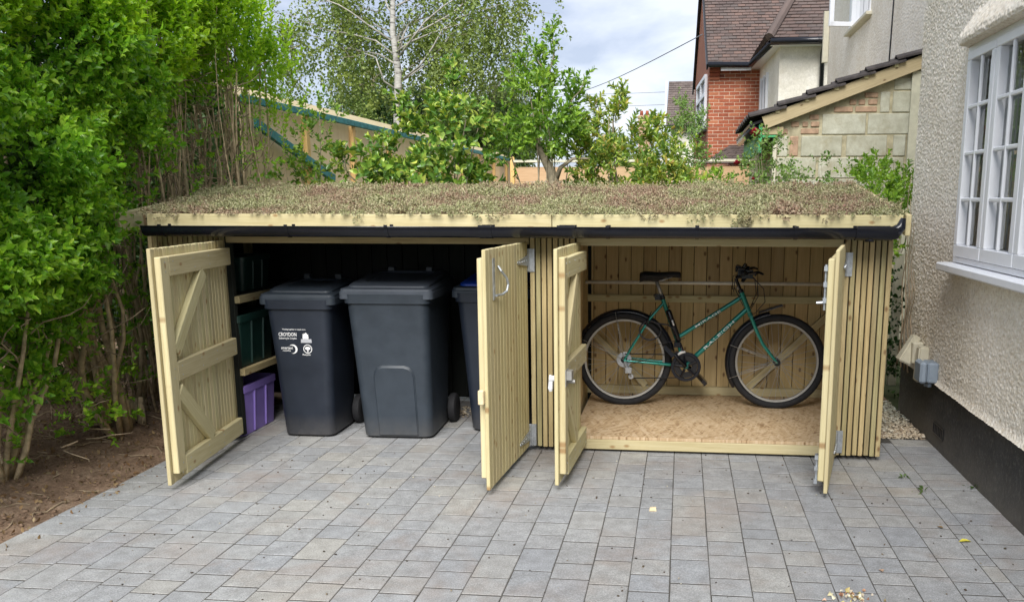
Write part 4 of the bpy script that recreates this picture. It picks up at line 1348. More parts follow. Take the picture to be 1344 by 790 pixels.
# ---- doors
class Door:
    def __init__(self, hinge, tip, side, nslat, label):
        self.h = Vector((hinge[0], hinge[1], 0)); d = Vector((tip[0], tip[1], 0)) - self.h
        self.w = d.length; self.d = d.normalized(); self.n = Vector((self.d.y, -self.d.x, 0)) * side    # outer face normal
        self.e = add("door", None, shed, None, Matrix.Translation(self.h)); self.e['label'] = label
        self.z0, self.z1 = .035, 1.285
        p = self.w / nslat
        for i in range(nslat):
            u = p * (i + .5)
            board("door_board", self.P(u, self.z0 + rnd.uniform(-.002, .002), 0), self.P(u, self.z1 + rnd.uniform(-.0015, .0015), 0), p - .003, .020, self.n, 'timber', self.e, .003)
    def P(self, u, z, v): p = self.h + self.d * u + self.n * v; return Vector((p.x, p.y, z))
    def bar(self, nm, a, b, w, t=.034, v=None, mat='timber'):
        v = -(.010 + t / 2 + .0005) if v is None else v
        board(nm, self.P(a[0], a[1], v), self.P(b[0], b[1], v), w, t, self.n, mat, self.e, .004)
    def frame(self, zs, stile=.085):
        w_ = self.w
        s0 = w_ - stile - .028
        self.bar("stile", (s0 + stile / 2, self.z0 + .055), (s0 + stile / 2, self.z1 - .045), stile)
        for k, (za, zb) in enumerate(zs):
            end = (s0 + stile + .002) if k == 0 and False else s0 - .002
            self.bar("ledge", (-.008, (za + zb) / 2), (end, (za + zb) / 2), zb - za, .034 if k else .034)
        return s0
    def screws(self, zs, s0):
        mb = MB()
        for za, zb in zs:
            for u in (.04, self.w * .33, self.w * .55, s0 - .05, s0 + .045):
                for z in (za + .028, zb - .028):
                    uu = u + rnd.uniform(-.012, .012); v = -.0455
                    mb.tube([self.P(uu, z, v), self.P(uu, z, v - .0012)], .0038, 6)
        mb.build("screw", 'steel', self.e)
    def t_hinge(self, z, out):
        """plate on the post, long strap on the outer face of the door"""
        mb = MB(); v = .0125
        a = [(0.002, z - .030), (.03, z - .030), (.235, z - .010), (.245, z), (.235, z + .010), (.03, z + .030), (0.002, z + .030)]
        V = [self.P(u, zz, v) for u, zz in a] + [self.P(u, zz, v + .004) for u, zz in a]
        n_ = len(a); F = [tuple(range(n_)), tuple(range(n_, 2 * n_))[::-1]] + [(i, (i + 1) % n_, n_ + (i + 1) % n_, n_ + i) for i in range(n_)]
        mb.geo(V, F)
        mb.tube([self.P(-.002, z - .065, .014), self.P(-.002, z + .065, .014)], .007, 8)
        for u in (.05, .10, .15, .20): mb.tube([self.P(u, z, v + .003), self.P(u, z, v + .006)], .005, 6)
        c = self.h
        mb.box((c.x + (.004 if out > 0 else -.052), SY - .030, z - .068), (c.x + (.052 if out > 0 else -.004), SY - .0235, z + .068))
        for dz in (-.045, .045): mb.tube([(c.x + out * .03, SY - .030, z + dz), (c.x + out * .03, SY - .033, z + dz)], .006, 6)
        mb.build("t_hinge", 'steel', self.e)

# left door of the bin bay: we see its inner face
d1 = Door((-2.815, 5.155), (-2.690, 4.200), 1, 21, 'leftmost door, inner face with K-shaped braces showing')
assert d1.n.x < 0
s0 = d1.frame([(1.135, 1.240), (.575, .680), (.060, .165)], .095)
d1.bar("brace", (.40, 1.128), (s0 - .012, .735), .085)
d1.bar("brace", (.44, .172), (s0 - .012, .525), .085)
d1.screws([(1.135, 1.240), (.575, .680), (.060, .165)], s0); d1.t_hinge(1.17, -1); d1.t_hinge(.115, -1)
# second door: outer face with hinges and hook handle
d2 = Door((-.925, 5.165), (-.985, 4.305), -1, 14, 'second door, plain grooved outer face with hook handle')
assert d2.n.x > 0
d2.frame([(1.135, 1.240), (.575, .680), (.060, .165)], .095)
d2.t_hinge(1.175, 1); d2.t_hinge(.105, 1)
hb = MB(); wv = d2.w
hb.geo([d2.P(wv - .155, 1.02, .011), d2.P(wv - .120, 1.02, .011), d2.P(wv - .120, 1.235, .011), d2.P(wv - .155, 1.235, .011),
        d2.P(wv - .155, 1.02, .015), d2.P(wv - .120, 1.02, .015), d2.P(wv - .120, 1.235, .015), d2.P(wv - .155, 1.235, .015)],
       [(0, 3, 2, 1), (4, 5, 6, 7), (0, 1, 5, 4), (1, 2, 6, 5), (2, 3, 7, 6), (3, 0, 4, 7)])
hb.tube([d2.P(wv - .215, 1.19, .014), d2.P(wv - .215, 1.165, .03), d2.P(wv - .250, 1.125, .05), d2.P(wv - .262, 1.09, .055), d2.P(wv - .250, 1.055, .05), d2.P(wv - .215, 1.04, .035), d2.P(wv - .15, 1.042, .022)], .007, 8)
hb.build("hook_handle", 'steel', d2.e)
d2.bar("cleat", (wv + .018, .50), (wv + .018, .575), .035, .03, -.02, 'chip')
# third door: narrow, inner face
d3 = Door((-.605, 5.160), (-.640, 4.420), 1, 12, 'third door, narrow, inner face with diagonal braces and lock')
s3 = d3.frame([(1.125, 1.235), (.575, .680), (.060, .170)], .085)
d3.bar("brace", (.30, 1.118), (s3 - .012, .735), .075)
d3.bar("brace", (.32, .178), (s3 - .012, .525), .075)
d3.screws([(1.125, 1.235), (.575, .680), (.060, .170)], s3); d3.t_hinge(1.17, -1); d3.t_hinge(.115, -1)
lk = MB()
for (u0, u1, z0, z1, v0, v1) in ((s3 + .0, s3 + .085, .565, .655, -.047, -.044), (s3 + .01, s3 + .07, .60, .648, -.075, -.047)):
    c_ = [d3.P(u, z, v) for z in (z0, z1) for (u, v) in ((u0, v0), (u1, v0), (u1, v1), (u0, v1))]
    lk.geo(c_, [(0, 3, 2, 1), (4, 5, 6, 7), (0, 1, 5, 4), (1, 2, 6, 5), (2, 3, 7, 6), (3, 0, 4, 7)])
lk.tube([d3.P(s3 + .02, .585, -.048), d3.P(s3 + .02, .585, -.085)], .011, 10)
lk.build("door_lock", 'alloy', d3.e)
kn = MB(); kn.tube([d3.P(s3 + .03, .60, .010), d3.P(s3 + .03, .60, .032), d3.P(s3 + .03, .60, .05)], [.024, .014, .020], 10); kn.tube([d3.P(s3 + .03, .60, .042), d3.P(s3 + .03, .545, .046), d3.P(s3 + .03, .53, .044)], [.012, .014, .009], 8)
kn.build("turn_knob", 'white', d3.e)
# fourth door: almost edge on, next to the house end
d4 = Door((.918, 5.160), (.760, 4.440), -1, 12, 'rightmost door, almost edge on, with a bolt on its inner face')
assert d4.n.x > 0
d4.z1 = 1.285
s4 = d4.frame([(1.125, 1.235), (.575, .680), (.060, .170)], .085)
d4.screws([(1.125, 1.235), (.575, .680), (.060, .170)], s4); d4.t_hinge(1.165, 1); d4.t_hinge(.115, 1)
bt = MB()
bt.tube([d4.P(s4 + .045, .98, -.055), d4.P(s4 + .045, 1.21, -.055)], .007, 8)
bt.tube([d4.P(s4 + .045, 1.02, -.055), d4.P(s4 + .045, 1.015, -.095)], .007, 8)
for zz in (1.03, 1.11, 1.19):
    c_ = [d4.P(u, z, v) for z in (zz - .012, zz + .012) for (u, v) in ((s4 + .025, -.046), (s4 + .065, -.046), (s4 + .065, -.064), (s4 + .025, -.064))]
    bt.geo(c_, [(0, 3, 2, 1), (4, 5, 6, 7), (0, 1, 5, 4), (1, 2, 6, 5), (2, 3, 7, 6), (3, 0, 4, 7)])
bt.build("bolt", 'steel', d4.e)
b2_ = MB(); b2_.tube([d4.P(s4 + .04, .06, -.052), d4.P(s4 + .04, .22, -.052)], .008, 8)
for zz in (.08, .15, .21):
    c_ = [d4.P(u, z, v) for z in (zz - .012, zz + .012) for (u, v) in ((s4 + .02, -.046), (s4 + .06, -.046), (s4 + .06, -.064), (s4 + .02, -.064))]
    b2_.geo(c_, [(0, 3, 2, 1), (4, 5, 6, 7), (0, 1, 5, 4), (1, 2, 6, 5), (2, 3, 7, 6), (3, 0, 4, 7)])
b2_.build("bolt", 'steel', d4.e)

# ---- sedum roof
def sed_z(X, Y):
    return roof_z(Y) + .026 + .016 * nz2(X, Y, 5) + .012 * nz2(X, Y, 16, 2) + .008 * nz2(X, Y, 45, 4)
def sed_base(X, Y):
    z = sed_z(X, Y)
    e = np.minimum(np.minimum(Y - 5.082, 6.62 - Y), np.minimum(X + 3.26, 1.222 - X))
    return z - .034 * np.exp(-np.clip(e, 0, 1) / .018)
sd = thing("sedum_mat", 'flowering brown and green sedum mat covering the sloping store roof', 'green roof', (-1.1, 5.05, 1.42), None, 'stuff')
sub_ = add("substrate", grid_mesh("substrate", -3.26, 1.222, 5.082, 6.62, .022, sed_base), sd, 'sedumbase')
for v_ in sub_.data.vertices:
    v_.co.x -= .16 * (v_.co.y - 5.08) * max(0, (-v_.co.x - 1.0) / 2.26)
nS = 19000
X = rng.uniform(-3.52, 1.225, nS); Y = 5.065 + 1.56 * rng.random(nS) ** 1.15
X = np.where(Y > 6.1, X, X)
cl_ = np.array([noise.noise((a * 9, b * 9, 1.0)) for a, b in zip(X, Y)])
keep = (cl_ > -.45) & (X > -3.285 - .16 * (Y - 5.06))
X, Y = X[keep], Y[keep]
pt_ = np.array([noise.noise((a * 2.6, b * 2.6, 4.0)) for a, b in zip(X, Y)])
Z = sed_z(X, Y) - .006 + .012 * np.clip(cl_[keep], -.2, 1) + .009 * np.clip(pt_, -.1, .6)
fr_ = rng.random(len(X)) < .018                               # strands that spill over the front edge
Y[fr_] = 5.06 - .010 * rng.random(fr_.sum()); Z[fr_] = 1.446 + .016 * rng.random(fr_.sum())
nzs = np.array([noise.noise((a * 3.1, 5.0, 1.0)) for a in X])
sp_ = fr_ & (nzs > .27); Z[sp_] -= .040 * rng.random(sp_.sum())
D = np.stack([rng.normal(0, .55, len(X)), rng.normal(-.1, .55, len(X)) - fr_ * .9, np.where(fr_, .1, 1.0)], -1)
szs = rng.uniform(.6, 1.35, len(X)) * (1 + .55 * np.clip(pt_, -.45, .7))
tp = [sprig_tpl(.030, 6, .0175, .0085, 50, False, rnd, True) for _ in range(5)]
for tx, tn in ((.33, 40), (.11, 12), (-1.9, 8), (.80, 10)):
    Pt = np.stack([tx + rng.normal(0, .035, tn), 5.052 - .012 * rng.random(tn), 1.452 - .055 * rng.random(tn) ** 1.5], -1)
    X = np.append(X, Pt[:, 0]); Y = np.append(Y, Pt[:, 1]); Z = np.append(Z, Pt[:, 2])
    D = np.vstack([D, np.stack([rng.normal(0, .5, tn), np.full(tn, -.8), rng.normal(-.3, .5, tn)], -1)]); szs = np.append(szs, rng.uniform(.7, 1.3, tn))
add("sedum_foliage", scatter_mesh("sedum_foliage", np.stack([X, Y, Z], -1), D, szs, tp), sd, 'sedum')

# ================================================================== BINS AND BOXES
def rrect(w, d, r, seg=5):
    out_ = []
    for (cx_, cy_, a0) in ((w / 2 - r, d / 2 - r, 0), (-w / 2 + r, d / 2 - r, 90), (-w / 2 + r, -d / 2 + r, 180), (w / 2 - r, -d / 2 + r, 270)):
        for k in range(seg + 1):
            a = R(a0 + 90 * k / seg); out_.append((cx_ + r * math.cos(a), cy_ + r * math.sin(a)))
    return out_
def loft(rings, cap0=True, cap1=True):
    """rings: (w, d, r, cx, cy, z, tilt) -> z grows by tilt*y"""
    V, F = [], []
    for (w_, d_, r_, cx_, cy_, z_, tl) in rings:
        V += [(cx_ + a, cy_ + b_, z_ + tl * b_) for a, b_ in rrect(w_, d_, r_)]
    m = len(rrect(1, 1, .1))
    for i in range(len(rings) - 1):
        for k in range(m):
            k2 = (k + 1) % m
            F.append((i * m + k, i * m + k2, (i + 1) * m + k2, (i + 1) * m + k))
    if cap0: F.append(tuple(range(m))[::-1])
    if cap1: F.append(tuple(range((len(rings) - 1) * m, len(rings) * m)))
    return V, F

def wheelie(label, loc, yaw, wb, db, wt, dt, hb_, lw, ld, body, rim, lid, panel, shift=0.0):
    t = thing("wheelie_bin", label, 'wheelie bin', loc, 'wheelie bins standing in the store')
    MW = Matrix.Translation(loc) @ Matrix.Rotation(yaw, 4, 'Z')
    # front of the bin faces -Y; local y = 0 is the middle of the base
    cyt = (dt - db) / 2 - .03
    lerp = lambda a, b_, s: a + (b_ - a) * s
    rings = []
    for z_, s, ins in ((.0, 0, .03), (.018, 0, .0), (.10, .10, 0), (.5, .52, 0), (hb_ - .06, .95, 0), (hb_ - .058, .95, -.014), (hb_, 1, -.014), (hb_, 1, .02)):
        rings.append((lerp(wb, wt, s) - 2 * ins, lerp(db, dt, s) - 2 * ins, .055, shift * s, lerp(0, cyt, s), z_, 0))
    V, F = loft(rings)
    o = MB().geo(V, F).build("body", body); COL.objects.unlink(o); me = o.data; bpy.data.objects.remove(o)
    ob = add("body", me, t, None, MW); autosmooth(ob, 35)
    yc = cyt + .01
    # lid: stepped skirt, then a raised plateau that climbs to the hinge
    skirt = [(lw - .02, ld - .02, .03, shift, yc, hb_ - .032, 0), (lw, ld, .035, shift, yc, hb_ - .030, 0), (lw, ld, .035, shift, yc, hb_ + .012, 0), (lw - .010, ld - .01, .035, shift, yc, hb_ + .018, 0),
             (lw - .014, ld - .014, .035, shift, yc, hb_ + .038, .02), (lw - .05, ld - .05, .035, shift, yc, hb_ + .052, .05)]
    o = add("lid_rim", None, t) if False else None
    V, F = loft(skirt)
    me = MB().geo(V, F).build("x", rim); m2 = me.data; bpy.data.objects.remove(me)
    autosmooth(add("lid_rim", m2, t, None, MW), 30)
    top = [(lw - .07, ld - .09, .04, shift, yc + .01, hb_ + .036, .06), (lw - .08, ld - .10, .05, shift, yc + .01, hb_ + .068, .07), (lw - .11, ld - .13, .06, shift, yc + .015, hb_ + .080, .075),
           (lw - .24, ld - .26, .05, shift, yc + .02, hb_ + .084, .075), (lw - .26, ld - .28, .05, shift, yc + .02, hb_ + .074, .075)]
    V, F = loft(top)
    me = MB().geo(V, F).build("x", lid); m2 = me.data; bpy.data.objects.remove(me)
    autosmooth(add("lid", m2, t, None, MW), 30)
    hb2 = MB(); yr = yc + ld / 2
    hb2.tube([(shift - lw * .34, yr - .02, hb_ + .04), (shift - lw * .34, yr + .055, hb_ + .062), (shift + lw * .34, yr + .055, hb_ + .062), (shift + lw * .34, yr - .02, hb_ + .04)], .014, 8)
    for s in (-1, 1): hb2.box((shift + s * lw * .22 - .02, yr - .10, hb_ + .05), (shift + s * lw * .22 + .02, yr - .05, hb_ + .125))
    me = hb2.build("x", rim); m2 = me.data; bpy.data.objects.remove(me)
    add("handle", m2, t, None, MW)
    if panel:
        # arched panel moulded into the front
        pw, ph, z0 = .130, .455, .03
        pts = [(-pw * .98, z0), (-pw, z0 + ph - .07)] + [(-pw + .06 - .06 * math.cos(a), z0 + ph - .07 + .07 * math.sin(a)) for a in (0.5, 1.0, 1.57)]
        pts = pts + [(-x_, z_) for x_, z_ in pts[::-1]]
        fy = lambda z_: -db / 2 - (lerp(0, dt / 2 - cyt - db / 2, z_ / hb_)) - .0
        mb = MB()
        V = [(x_ + shift * z_ / hb_ + .01, fy(z_) - .0035, z_) for x_, z_ in pts] + [(x_ * .965 + shift * z_ / hb_ + .01, fy(z_) - .010, z0 + (z_ - z0) * .975) for x_, z_ in pts]
        n_ = len(pts)
        mb.geo(V, [tuple(range(n_, 2 * n_))] + [(i, i + 1, n_ + i + 1, n_ + i) for i in range(n_ - 1)])
        mb.tube([(v[0], v[1] + .002, v[2]) for v in V[:n_]], .0045, 6)
        me = mb.build("x", body); m2 = me.data; bpy.data.objects.remove(me)
        autosmooth(add("front_panel", m2, t, None, MW), 30)
    # wheels and axle at the rear
    for s in (-1, 1):
        V, F = [], []
        prof = [(.035, -.026), (.085, -.028), (.098, -.020), (.102, 0), (.098, .020), (.085, .028), (.035, .026)]
        for k in range(24):
            a = k / 24 * 6.2832
            V += [(s * (wb / 2 + .035) + q, db / 2 - .005 + p * math.cos(a), .102 + p * math.sin(a)) for p, q in prof]
        m = len(prof)
        for k in range(24):
            for q in range(m - 1):
                a, b_ = k * m + q, ((k + 1) % 24) * m + q
                F.append((a, b_, b_ + 1, a + 1))
        F.append(tuple(k * m for k in range(24))); F.append(tuple(k * m + m - 1 for k in range(24))[::-1])
        me = MB().geo(V, F).build("x", 'rubber'); m2 = me.data; bpy.data.objects.remove(me)
        wo = autosmooth(add("wheel", m2, t, None, MW), 40)
    me = MB().tube([(-wb / 2 - .03, db / 2 - .005, .102), (wb / 2 + .03, db / 2 - .005, .102)], .012, 8).build("x", 'steel'); m2 = me.data; bpy.data.objects.remove(me)
    add("axle", m2, t, None, MW)
    return t, MW, (lambda z_: -db / 2 - lerp(0, dt / 2 - cyt - db / 2, z_ / hb_))

bin1, MW1, fy1 = wheelie('black wheelie bin with white council logos on its front', (-2.415, 5.545, 0), R(1), .335, .42, .425, .53, .905, .50, .56, 'binblack', 'bingrey', 'bingrey', False, -.02)
bin2, MW2, fy2 = wheelie('largest wheelie bin, slate grey with an arched panel on its front', (-1.825, 5.60, 0), R(2), .455, .49, .53, .66, .945, .605, .70, 'bingrey', 'binlid', 'binlid', True, -.035)
bin3, MW3, fy3 = wheelie('black wheelie bin with a blue lid, half hidden behind the second door', (-1.20, 5.80, 0), R(0), .37, .43, .46, .54, .935, .52, .57, 'binblack', 'bingrey', 'bluelid', False, -.03)  # grey lid rim: light falling on a black rim, put into its colour

def text_geo(body, size):
    cu_ = bpy.data.curves.new("t", 'FONT'); cu_.body = body; cu_.size = size; cu_.align_x = 'LEFT'; cu_.extrude = 0.0
    cu_.resolution_u = 2; cu_.offset = size * .012
    o = bpy.data.objects.new("t", cu_); COL.objects.link(o)
    dg = bpy.context.evaluated_depsgraph_get()
    me = bpy.data.meshes.new_from_object(o.evaluated_get(dg))
    V = [v.co.copy() for v in me.vertices]; F = [tuple(p.vertices) for p in me.polygons]
    bpy.data.objects.remove(o); bpy.data.meshes.remove(me)
    wdt = max(v.x for v in V) - min(v.x for v in V); x0 = min(v.x for v in V)
    return V, F, wdt, x0
def print_text(body, width, height):
    """flat lettering: list of (x, z) scaled to width x cap height"""
    V, F, wdt, x0 = text_geo(body, 1.0)
    return [((v.x - x0) * width / wdt, v.y * height / .72) for v in V], F

lg = MB()
def put(P2, F, x0, z0, m=lg):
    m.geo([(x0 + a, fy1(z0 + b_) - .0025, z0 + b_) for a, b_ in P2], F)
P2, F2 = print_text("CROYDON", .118, .024); put(P2, F2, -.150, .672)
P2, F2 = print_text("Delivering for Croydon", .115, .012); put(P2, F2, -.148, .653)
P2, F2 = print_text("Working together to recycle more", .155, .009); put(P2, F2, -.125, .712)
P2, F2 = print_text("smartest", .078, .017); put(P2, F2, -.140, .588)
P2, F2 = print_text("recycling", .052, .009); put(P2, F2, -.130, .574)
P2, F2 = print_text("Recycle", .052, .011); put(P2, F2, .0, .548)
# crescent
pts = []
for k in range(25):
    a = R(150 - 265 * k / 24); pts.append((.030 * math.cos(a), .030 * math.sin(a)))
inn = []
for k in range(25):
    a = R(150 - 265 * k / 24); s = 1 - .36 * math.sin(math.pi * k / 24); inn.append((.030 * s * math.cos(a) - .002, .030 * s * math.sin(a)))
put(pts + inn, [(i, i + 1, 26 + i, 25 + i) for i in range(24)], -.062, .588)
# tree in a ring
ring = [(.029 * math.cos(k / 28 * 6.2832), .029 * math.sin(k / 28 * 6.2832)) for k in range(28)] + [(.0245 * math.cos(k / 28 * 6.2832), .0245 * math.sin(k / 28 * 6.2832)) for k in range(28)]
put(ring, [(k, (k + 1) % 28, 28 + (k + 1) % 28, 28 + k) for k in range(28)], .036, .590)
cr_ = [(.018 * math.cos(k / 14 * 6.2832) * (1 + .1 * math.sin(k * 3)), .004 + .011 * math.sin(k / 14 * 6.2832)) for k in range(14)]
put(cr_, [tuple(range(14))], .036, .590)
put([(-.004, -.020), (.004, -.020), (.0025, -.004), (-.0025, -.004)], [(0, 1, 2, 3)], .036, .590)
# crest
put([(-.019, 0), (.019, 0), (.020, .018), (.014, .020), (.021, .029), (.012, .029), (.008, .037), (.002, .042), (-.003, .034), (-.012, .036), (-.010, .030), (-.021, .031), (-.015, .021), (-.020, .018)], [tuple(range(14))], .027, .655)
me = lg.build("x", 'whiteprint', None, (0, 0, 0), False, False); m2 = me.data; bpy.data.objects.remove(me)
add("logo_print", m2, bin1, None, MW1)
lg2 = MB(); put([(-.036, -.024), (.036, -.024), (.034, 0), (-.034, 0)], [(0, 1, 2, 3)], .030, .654, lg2)
me = lg2.build("x", 'greyprint', None, (0, 0, 0), False, False); m2 = me.data; bpy.data.objects.remove(me)
add("crest_plaque", m2, bin1, None, MW1)

def crate(label, lo, hi, mat, grp):
    """open recycling box: tapered walls, rolled rim, moulded ribs, floor"""
    cx_, cy_ = (lo[0] + hi[0]) / 2, (lo[1] + hi[1]) / 2
    w_, d_, h_ = hi[0] - lo[0], hi[1] - lo[1], hi[2] - lo[2]
    t = thing("recycling_box", label, 'recycling box', (cx_, cy_, lo[2]), grp)
    MW = Matrix.Translation((cx_, cy_, lo[2]))
    rings = [(w_ * .90, d_ * .90, .03, 0, 0, 0, 0), (w_ * .97, d_ * .97, .035, 0, 0, h_ * .86, 0), (w_ * 1.0, d_ * 1.0, .035, 0, 0, h_ * .865, 0), (w_, d_, .035, 0, 0, h_ * .985, 0), (w_ - .012, d_ - .012, .032, 0, 0, h_, 0),
             (w_ - .036, d_ - .036, .03, 0, 0, h_, 0), (w_ * .90 - .02, d_ * .90 - .02, .025, 0, 0, .012, 0)]
    V, F = loft(rings)
    me = MB().geo(V, F).build("x", mat); m2 = me.data; bpy.data.objects.remove(me)
    autosmooth(add("shell", m2, t, None, MW), 35)
    for k in range(2):
        yy = -d_ * .16 + k * d_ * .32
        me = MB().geo([(w_ * .45 - .001, yy - .009, .01), (w_ * .45 - .001, yy + .009, .01), (w_ * .485 - .001, yy + .009, h_ * .85), (w_ * .485 - .001, yy - .009, h_ * .85),
                       (w_ * .45 + .010, yy - .006, .01), (w_ * .45 + .010, yy + .006, .01), (w_ * .485 + .010, yy + .006, h_ * .85), (w_ * .485 + .010, yy - .006, h_ * .85)],
                      [(0, 3, 2, 1), (4, 5, 6, 7), (0, 1, 5, 4), (1, 2, 6, 5), (2, 3, 7, 6), (3, 0, 4, 7)]).build("x", mat); m2 = me.data; bpy.data.objects.remove(me)
        add("rib", m2, t, None, MW)
    return t
crate('purple recycling box on the paving under the lower shelf', (-3.27, 5.27, .003), (-2.815, 5.77, .335), 'purple', 'recycling boxes on the shelf side')
crate('dark green recycling box standing on the lower shelf above the purple box', (-3.27, 5.27, .462), (-2.80, 5.77, .80), 'greenbox', 'recycling boxes on the shelf side')
crate('dark green recycling box in the deep shade of the upper shelf', (-3.27, 5.50, .930), (-2.86, 5.90, 1.16), 'greenbox', 'recycling boxes on the shelf side')

# ================================================================== THE BICYCLE
BYC = 6.08
bike = thing("bicycle", 'green step-through mountain bike with black saddle and mudguards', 'bicycle', (.14, BYC, .0975))
def bp(x_, z_, y_=0.0): return (x_, BYC + y_, z_)
FLZ = .0975
def revolve_wheel(nm, c, prof, mat, parent, seg=56):
    V, F = [], []
    m = len(prof)
    for k in range(seg):
        a = k / seg * 6.283185
        V += [(c[0] + p * math.cos(a), c[1] + q, c[2] + p * math.sin(a)) for p, q in prof]
    for k in range(seg):
        for q in range(m):
            a, b_ = k * m + q, ((k + 1) % seg) * m + q
            a2, b2 = k * m + (q + 1) % m, ((k + 1) % seg) * m + (q + 1) % m
            F.append((a, b_, b2, a2))
    return autosmooth(MB().geo(V, F).build(nm, mat, parent, c), 50)
Rr = .330
def wheel(cx_):
    c = (cx_, BYC, FLZ + Rr - .002)
    e = add("wheel", None, bike, None, Matrix.Translation(c))
    prof = [(Rr - .022 + .025 * math.cos(a) * .95, .024 * math.sin(a)) for a in [k / 12 * 6.2832 for k in range(12)]]
    prof = [(p + (.0022 if i % 2 == 0 and p > Rr - .016 else 0), q) for i, (p, q) in enumerate(prof)]
    revolve_wheel("tyre", c, prof, 'rubber', e)
    revolve_wheel("rim", c, [(Rr - .046, .013), (Rr - .060, .011), (Rr - .062, 0), (Rr - .060, -.011), (Rr - .046, -.013)], 'alloy', e)
    hb_ = MB(); hb_.tube([(c[0], c[1] - .055, c[2]), (c[0], c[1] + .055, c[2])], .009, 8)
    for s in (-1, 1): hb_.tube([(c[0], c[1] + s * .032, c[2]), (c[0], c[1] + s * .036, c[2])], .024, 16)
    hb_.tube([(c[0], c[1] - .032, c[2]), (c[0], c[1] + .032, c[2])], .015, 10)
    hb_.build("hub", 'blackpaint', e, c)
    sp_ = MB()
    for k in range(36):
        a = k / 36 * 6.2832; s = 1 if k % 2 else -1
        a2 = a + (1.15 if (k // 2) % 2 else -1.15)
        sp_.tube([(c[0] + .022 * math.cos(a2), c[1] + s * .034, c[2] + .022 * math.sin(a2)), (c[0] + (Rr - .060) * math.cos(a), c[1] + s * .003, c[2] + (Rr - .060) * math.sin(a))], .0011, 4)
    so = sp_.build("spoke", 'steel', e, c); so['kind'] = 'stuff'
    tube("valve", [(c[0] + .2 * .3, c[1], c[2] - (Rr - .085)), (c[0] + .2 * .305, c[1], c[2] - (Rr - .05))], .003, 'rubber', e, 6)
    return e, c
wr, cr1 = wheel(-.391)
wf, cf1 = wheel(.665)
bb = Vector(bp(.040, .390)); rh = Vector(cr1); fh_ = Vector(cf1)
stt = Vector(bp(-.132, .862)); htt = Vector(bp(.408, .905)); htb = Vector(bp(.464, .772)); ttj = Vector(bp(-.020, .585))
fm = MB()
fm.tube([bb, stt], .0155, 14)
fm.tube([htt, htb], .0185, 14)
fm.tube([htt.lerp(htb, .20), ttj], .0150, 14)
fm.tube([htt.lerp(htb, .82), bb], .0175, 14)
fm.tube([bb + Vector((0, -.035, 0)), bb + Vector((0, .035, 0))], .021, 14)
for s in (-1, 1):
    fm.tube([bb + Vector((-.02, s * .022, 0)), bb.lerp(rh, .35) + Vector((0, s * .045, 0)), rh + Vector((0, s * .062, 0))], [.0115, .011, .008], 10)
    fm.tube([stt + Vector((.010, s * .012, -.035)), stt.lerp(rh, .35) + Vector((0, s * .048, 0)), rh + Vector((0, s * .062, 0))], [.0095, .0085, .0075], 10)
fo = autosmooth(fm.build("frame", 'bikegreen', bike, bb), 50)
fk = MB()
dirv = (htb - htt).normalized(); cr_w = htb + dirv * .035
fk.tube([htb + dirv * .004, cr_w], .017, 12)
fk.tube([cr_w + Vector((0, -.052, 0)), cr_w + Vector((0, .052, 0))], .014, 10)
for s in (-1, 1):
    o_ = Vector((0, s * .052, 0))
    fk.tube([cr_w + o_, cr_w + dirv * .10 + o_, cr_w + dirv * .20 + o_ + Vector((.006, 0, 0)), cr_w.lerp(fh_, .82) + o_ + Vector((-.004, 0, -.012)), fh_ + o_], [.0135, .0135, .012, .010, .008], 10)
autosmooth(fk.build("fork", 'bikegreen', bike, cr_w), 50)
st_dir = (stt - bb).normalized()
tube("seat_post", [stt, stt + st_dir * .118], .0130, 'alloy', bike, 12)
sc_ = MB(); sc_.tube([stt - st_dir * .012, stt + st_dir * .018], .020, 12); sc_.box((stt.x - .050, BYC - .014, stt.z - .016), (stt.x - .012, BYC + .014, stt.z + .026)); sc_.tube([(stt.x - .045, BYC - .02, stt.z + .02), (stt.x - .060, BYC - .02, stt.z + .012)], .010, 8)
sc_.build("seat_clamp", 'blackplastic', bike, stt)
# saddle: lofted padded shell, wide at the back and narrow at the nose
sx = [(-.290, .030, 1.020), (-.284, .066, 1.028), (-.255, .086, 1.036), (-.215, .084, 1.034), (-.165, .062, 1.030), (-.110, .036, 1.033), (-.060, .025, 1.036), (-.022, .020, 1.034), (-.008, .012, 1.028)]
V, F = [], []
for x_, hw, z_ in sx:
    for k in range(12):
        a = k / 12 * 6.2832
        V.append((x_, BYC + hw * math.cos(a), z_ - .012 + (.020 if math.sin(a) > 0 else (.046 if x_ < -.14 else .022)) * math.sin(a)))
m = 12
for i in range(len(sx) - 1):
    for k in range(m): F.append((i * m + k, i * m + (k + 1) % m, (i + 1) * m + (k + 1) % m, (i + 1) * m + k))
F += [tuple(range(m)), tuple(range((len(sx) - 1) * m, len(sx) * m))[::-1]]
sa = autosmooth(MB().geo(V, F).build("saddle", 'rubber', bike, (-.15, BYC, 1.0)), 60)
for s in (-1, 1): tube("saddle_rail", [bp(-.26, 1.004, s * .03), bp(-.22, .985, s * .022), bp(-.13, .983, s * .022), bp(-.06, 1.010, s * .012)], .0035, 'steel', sa, 6)
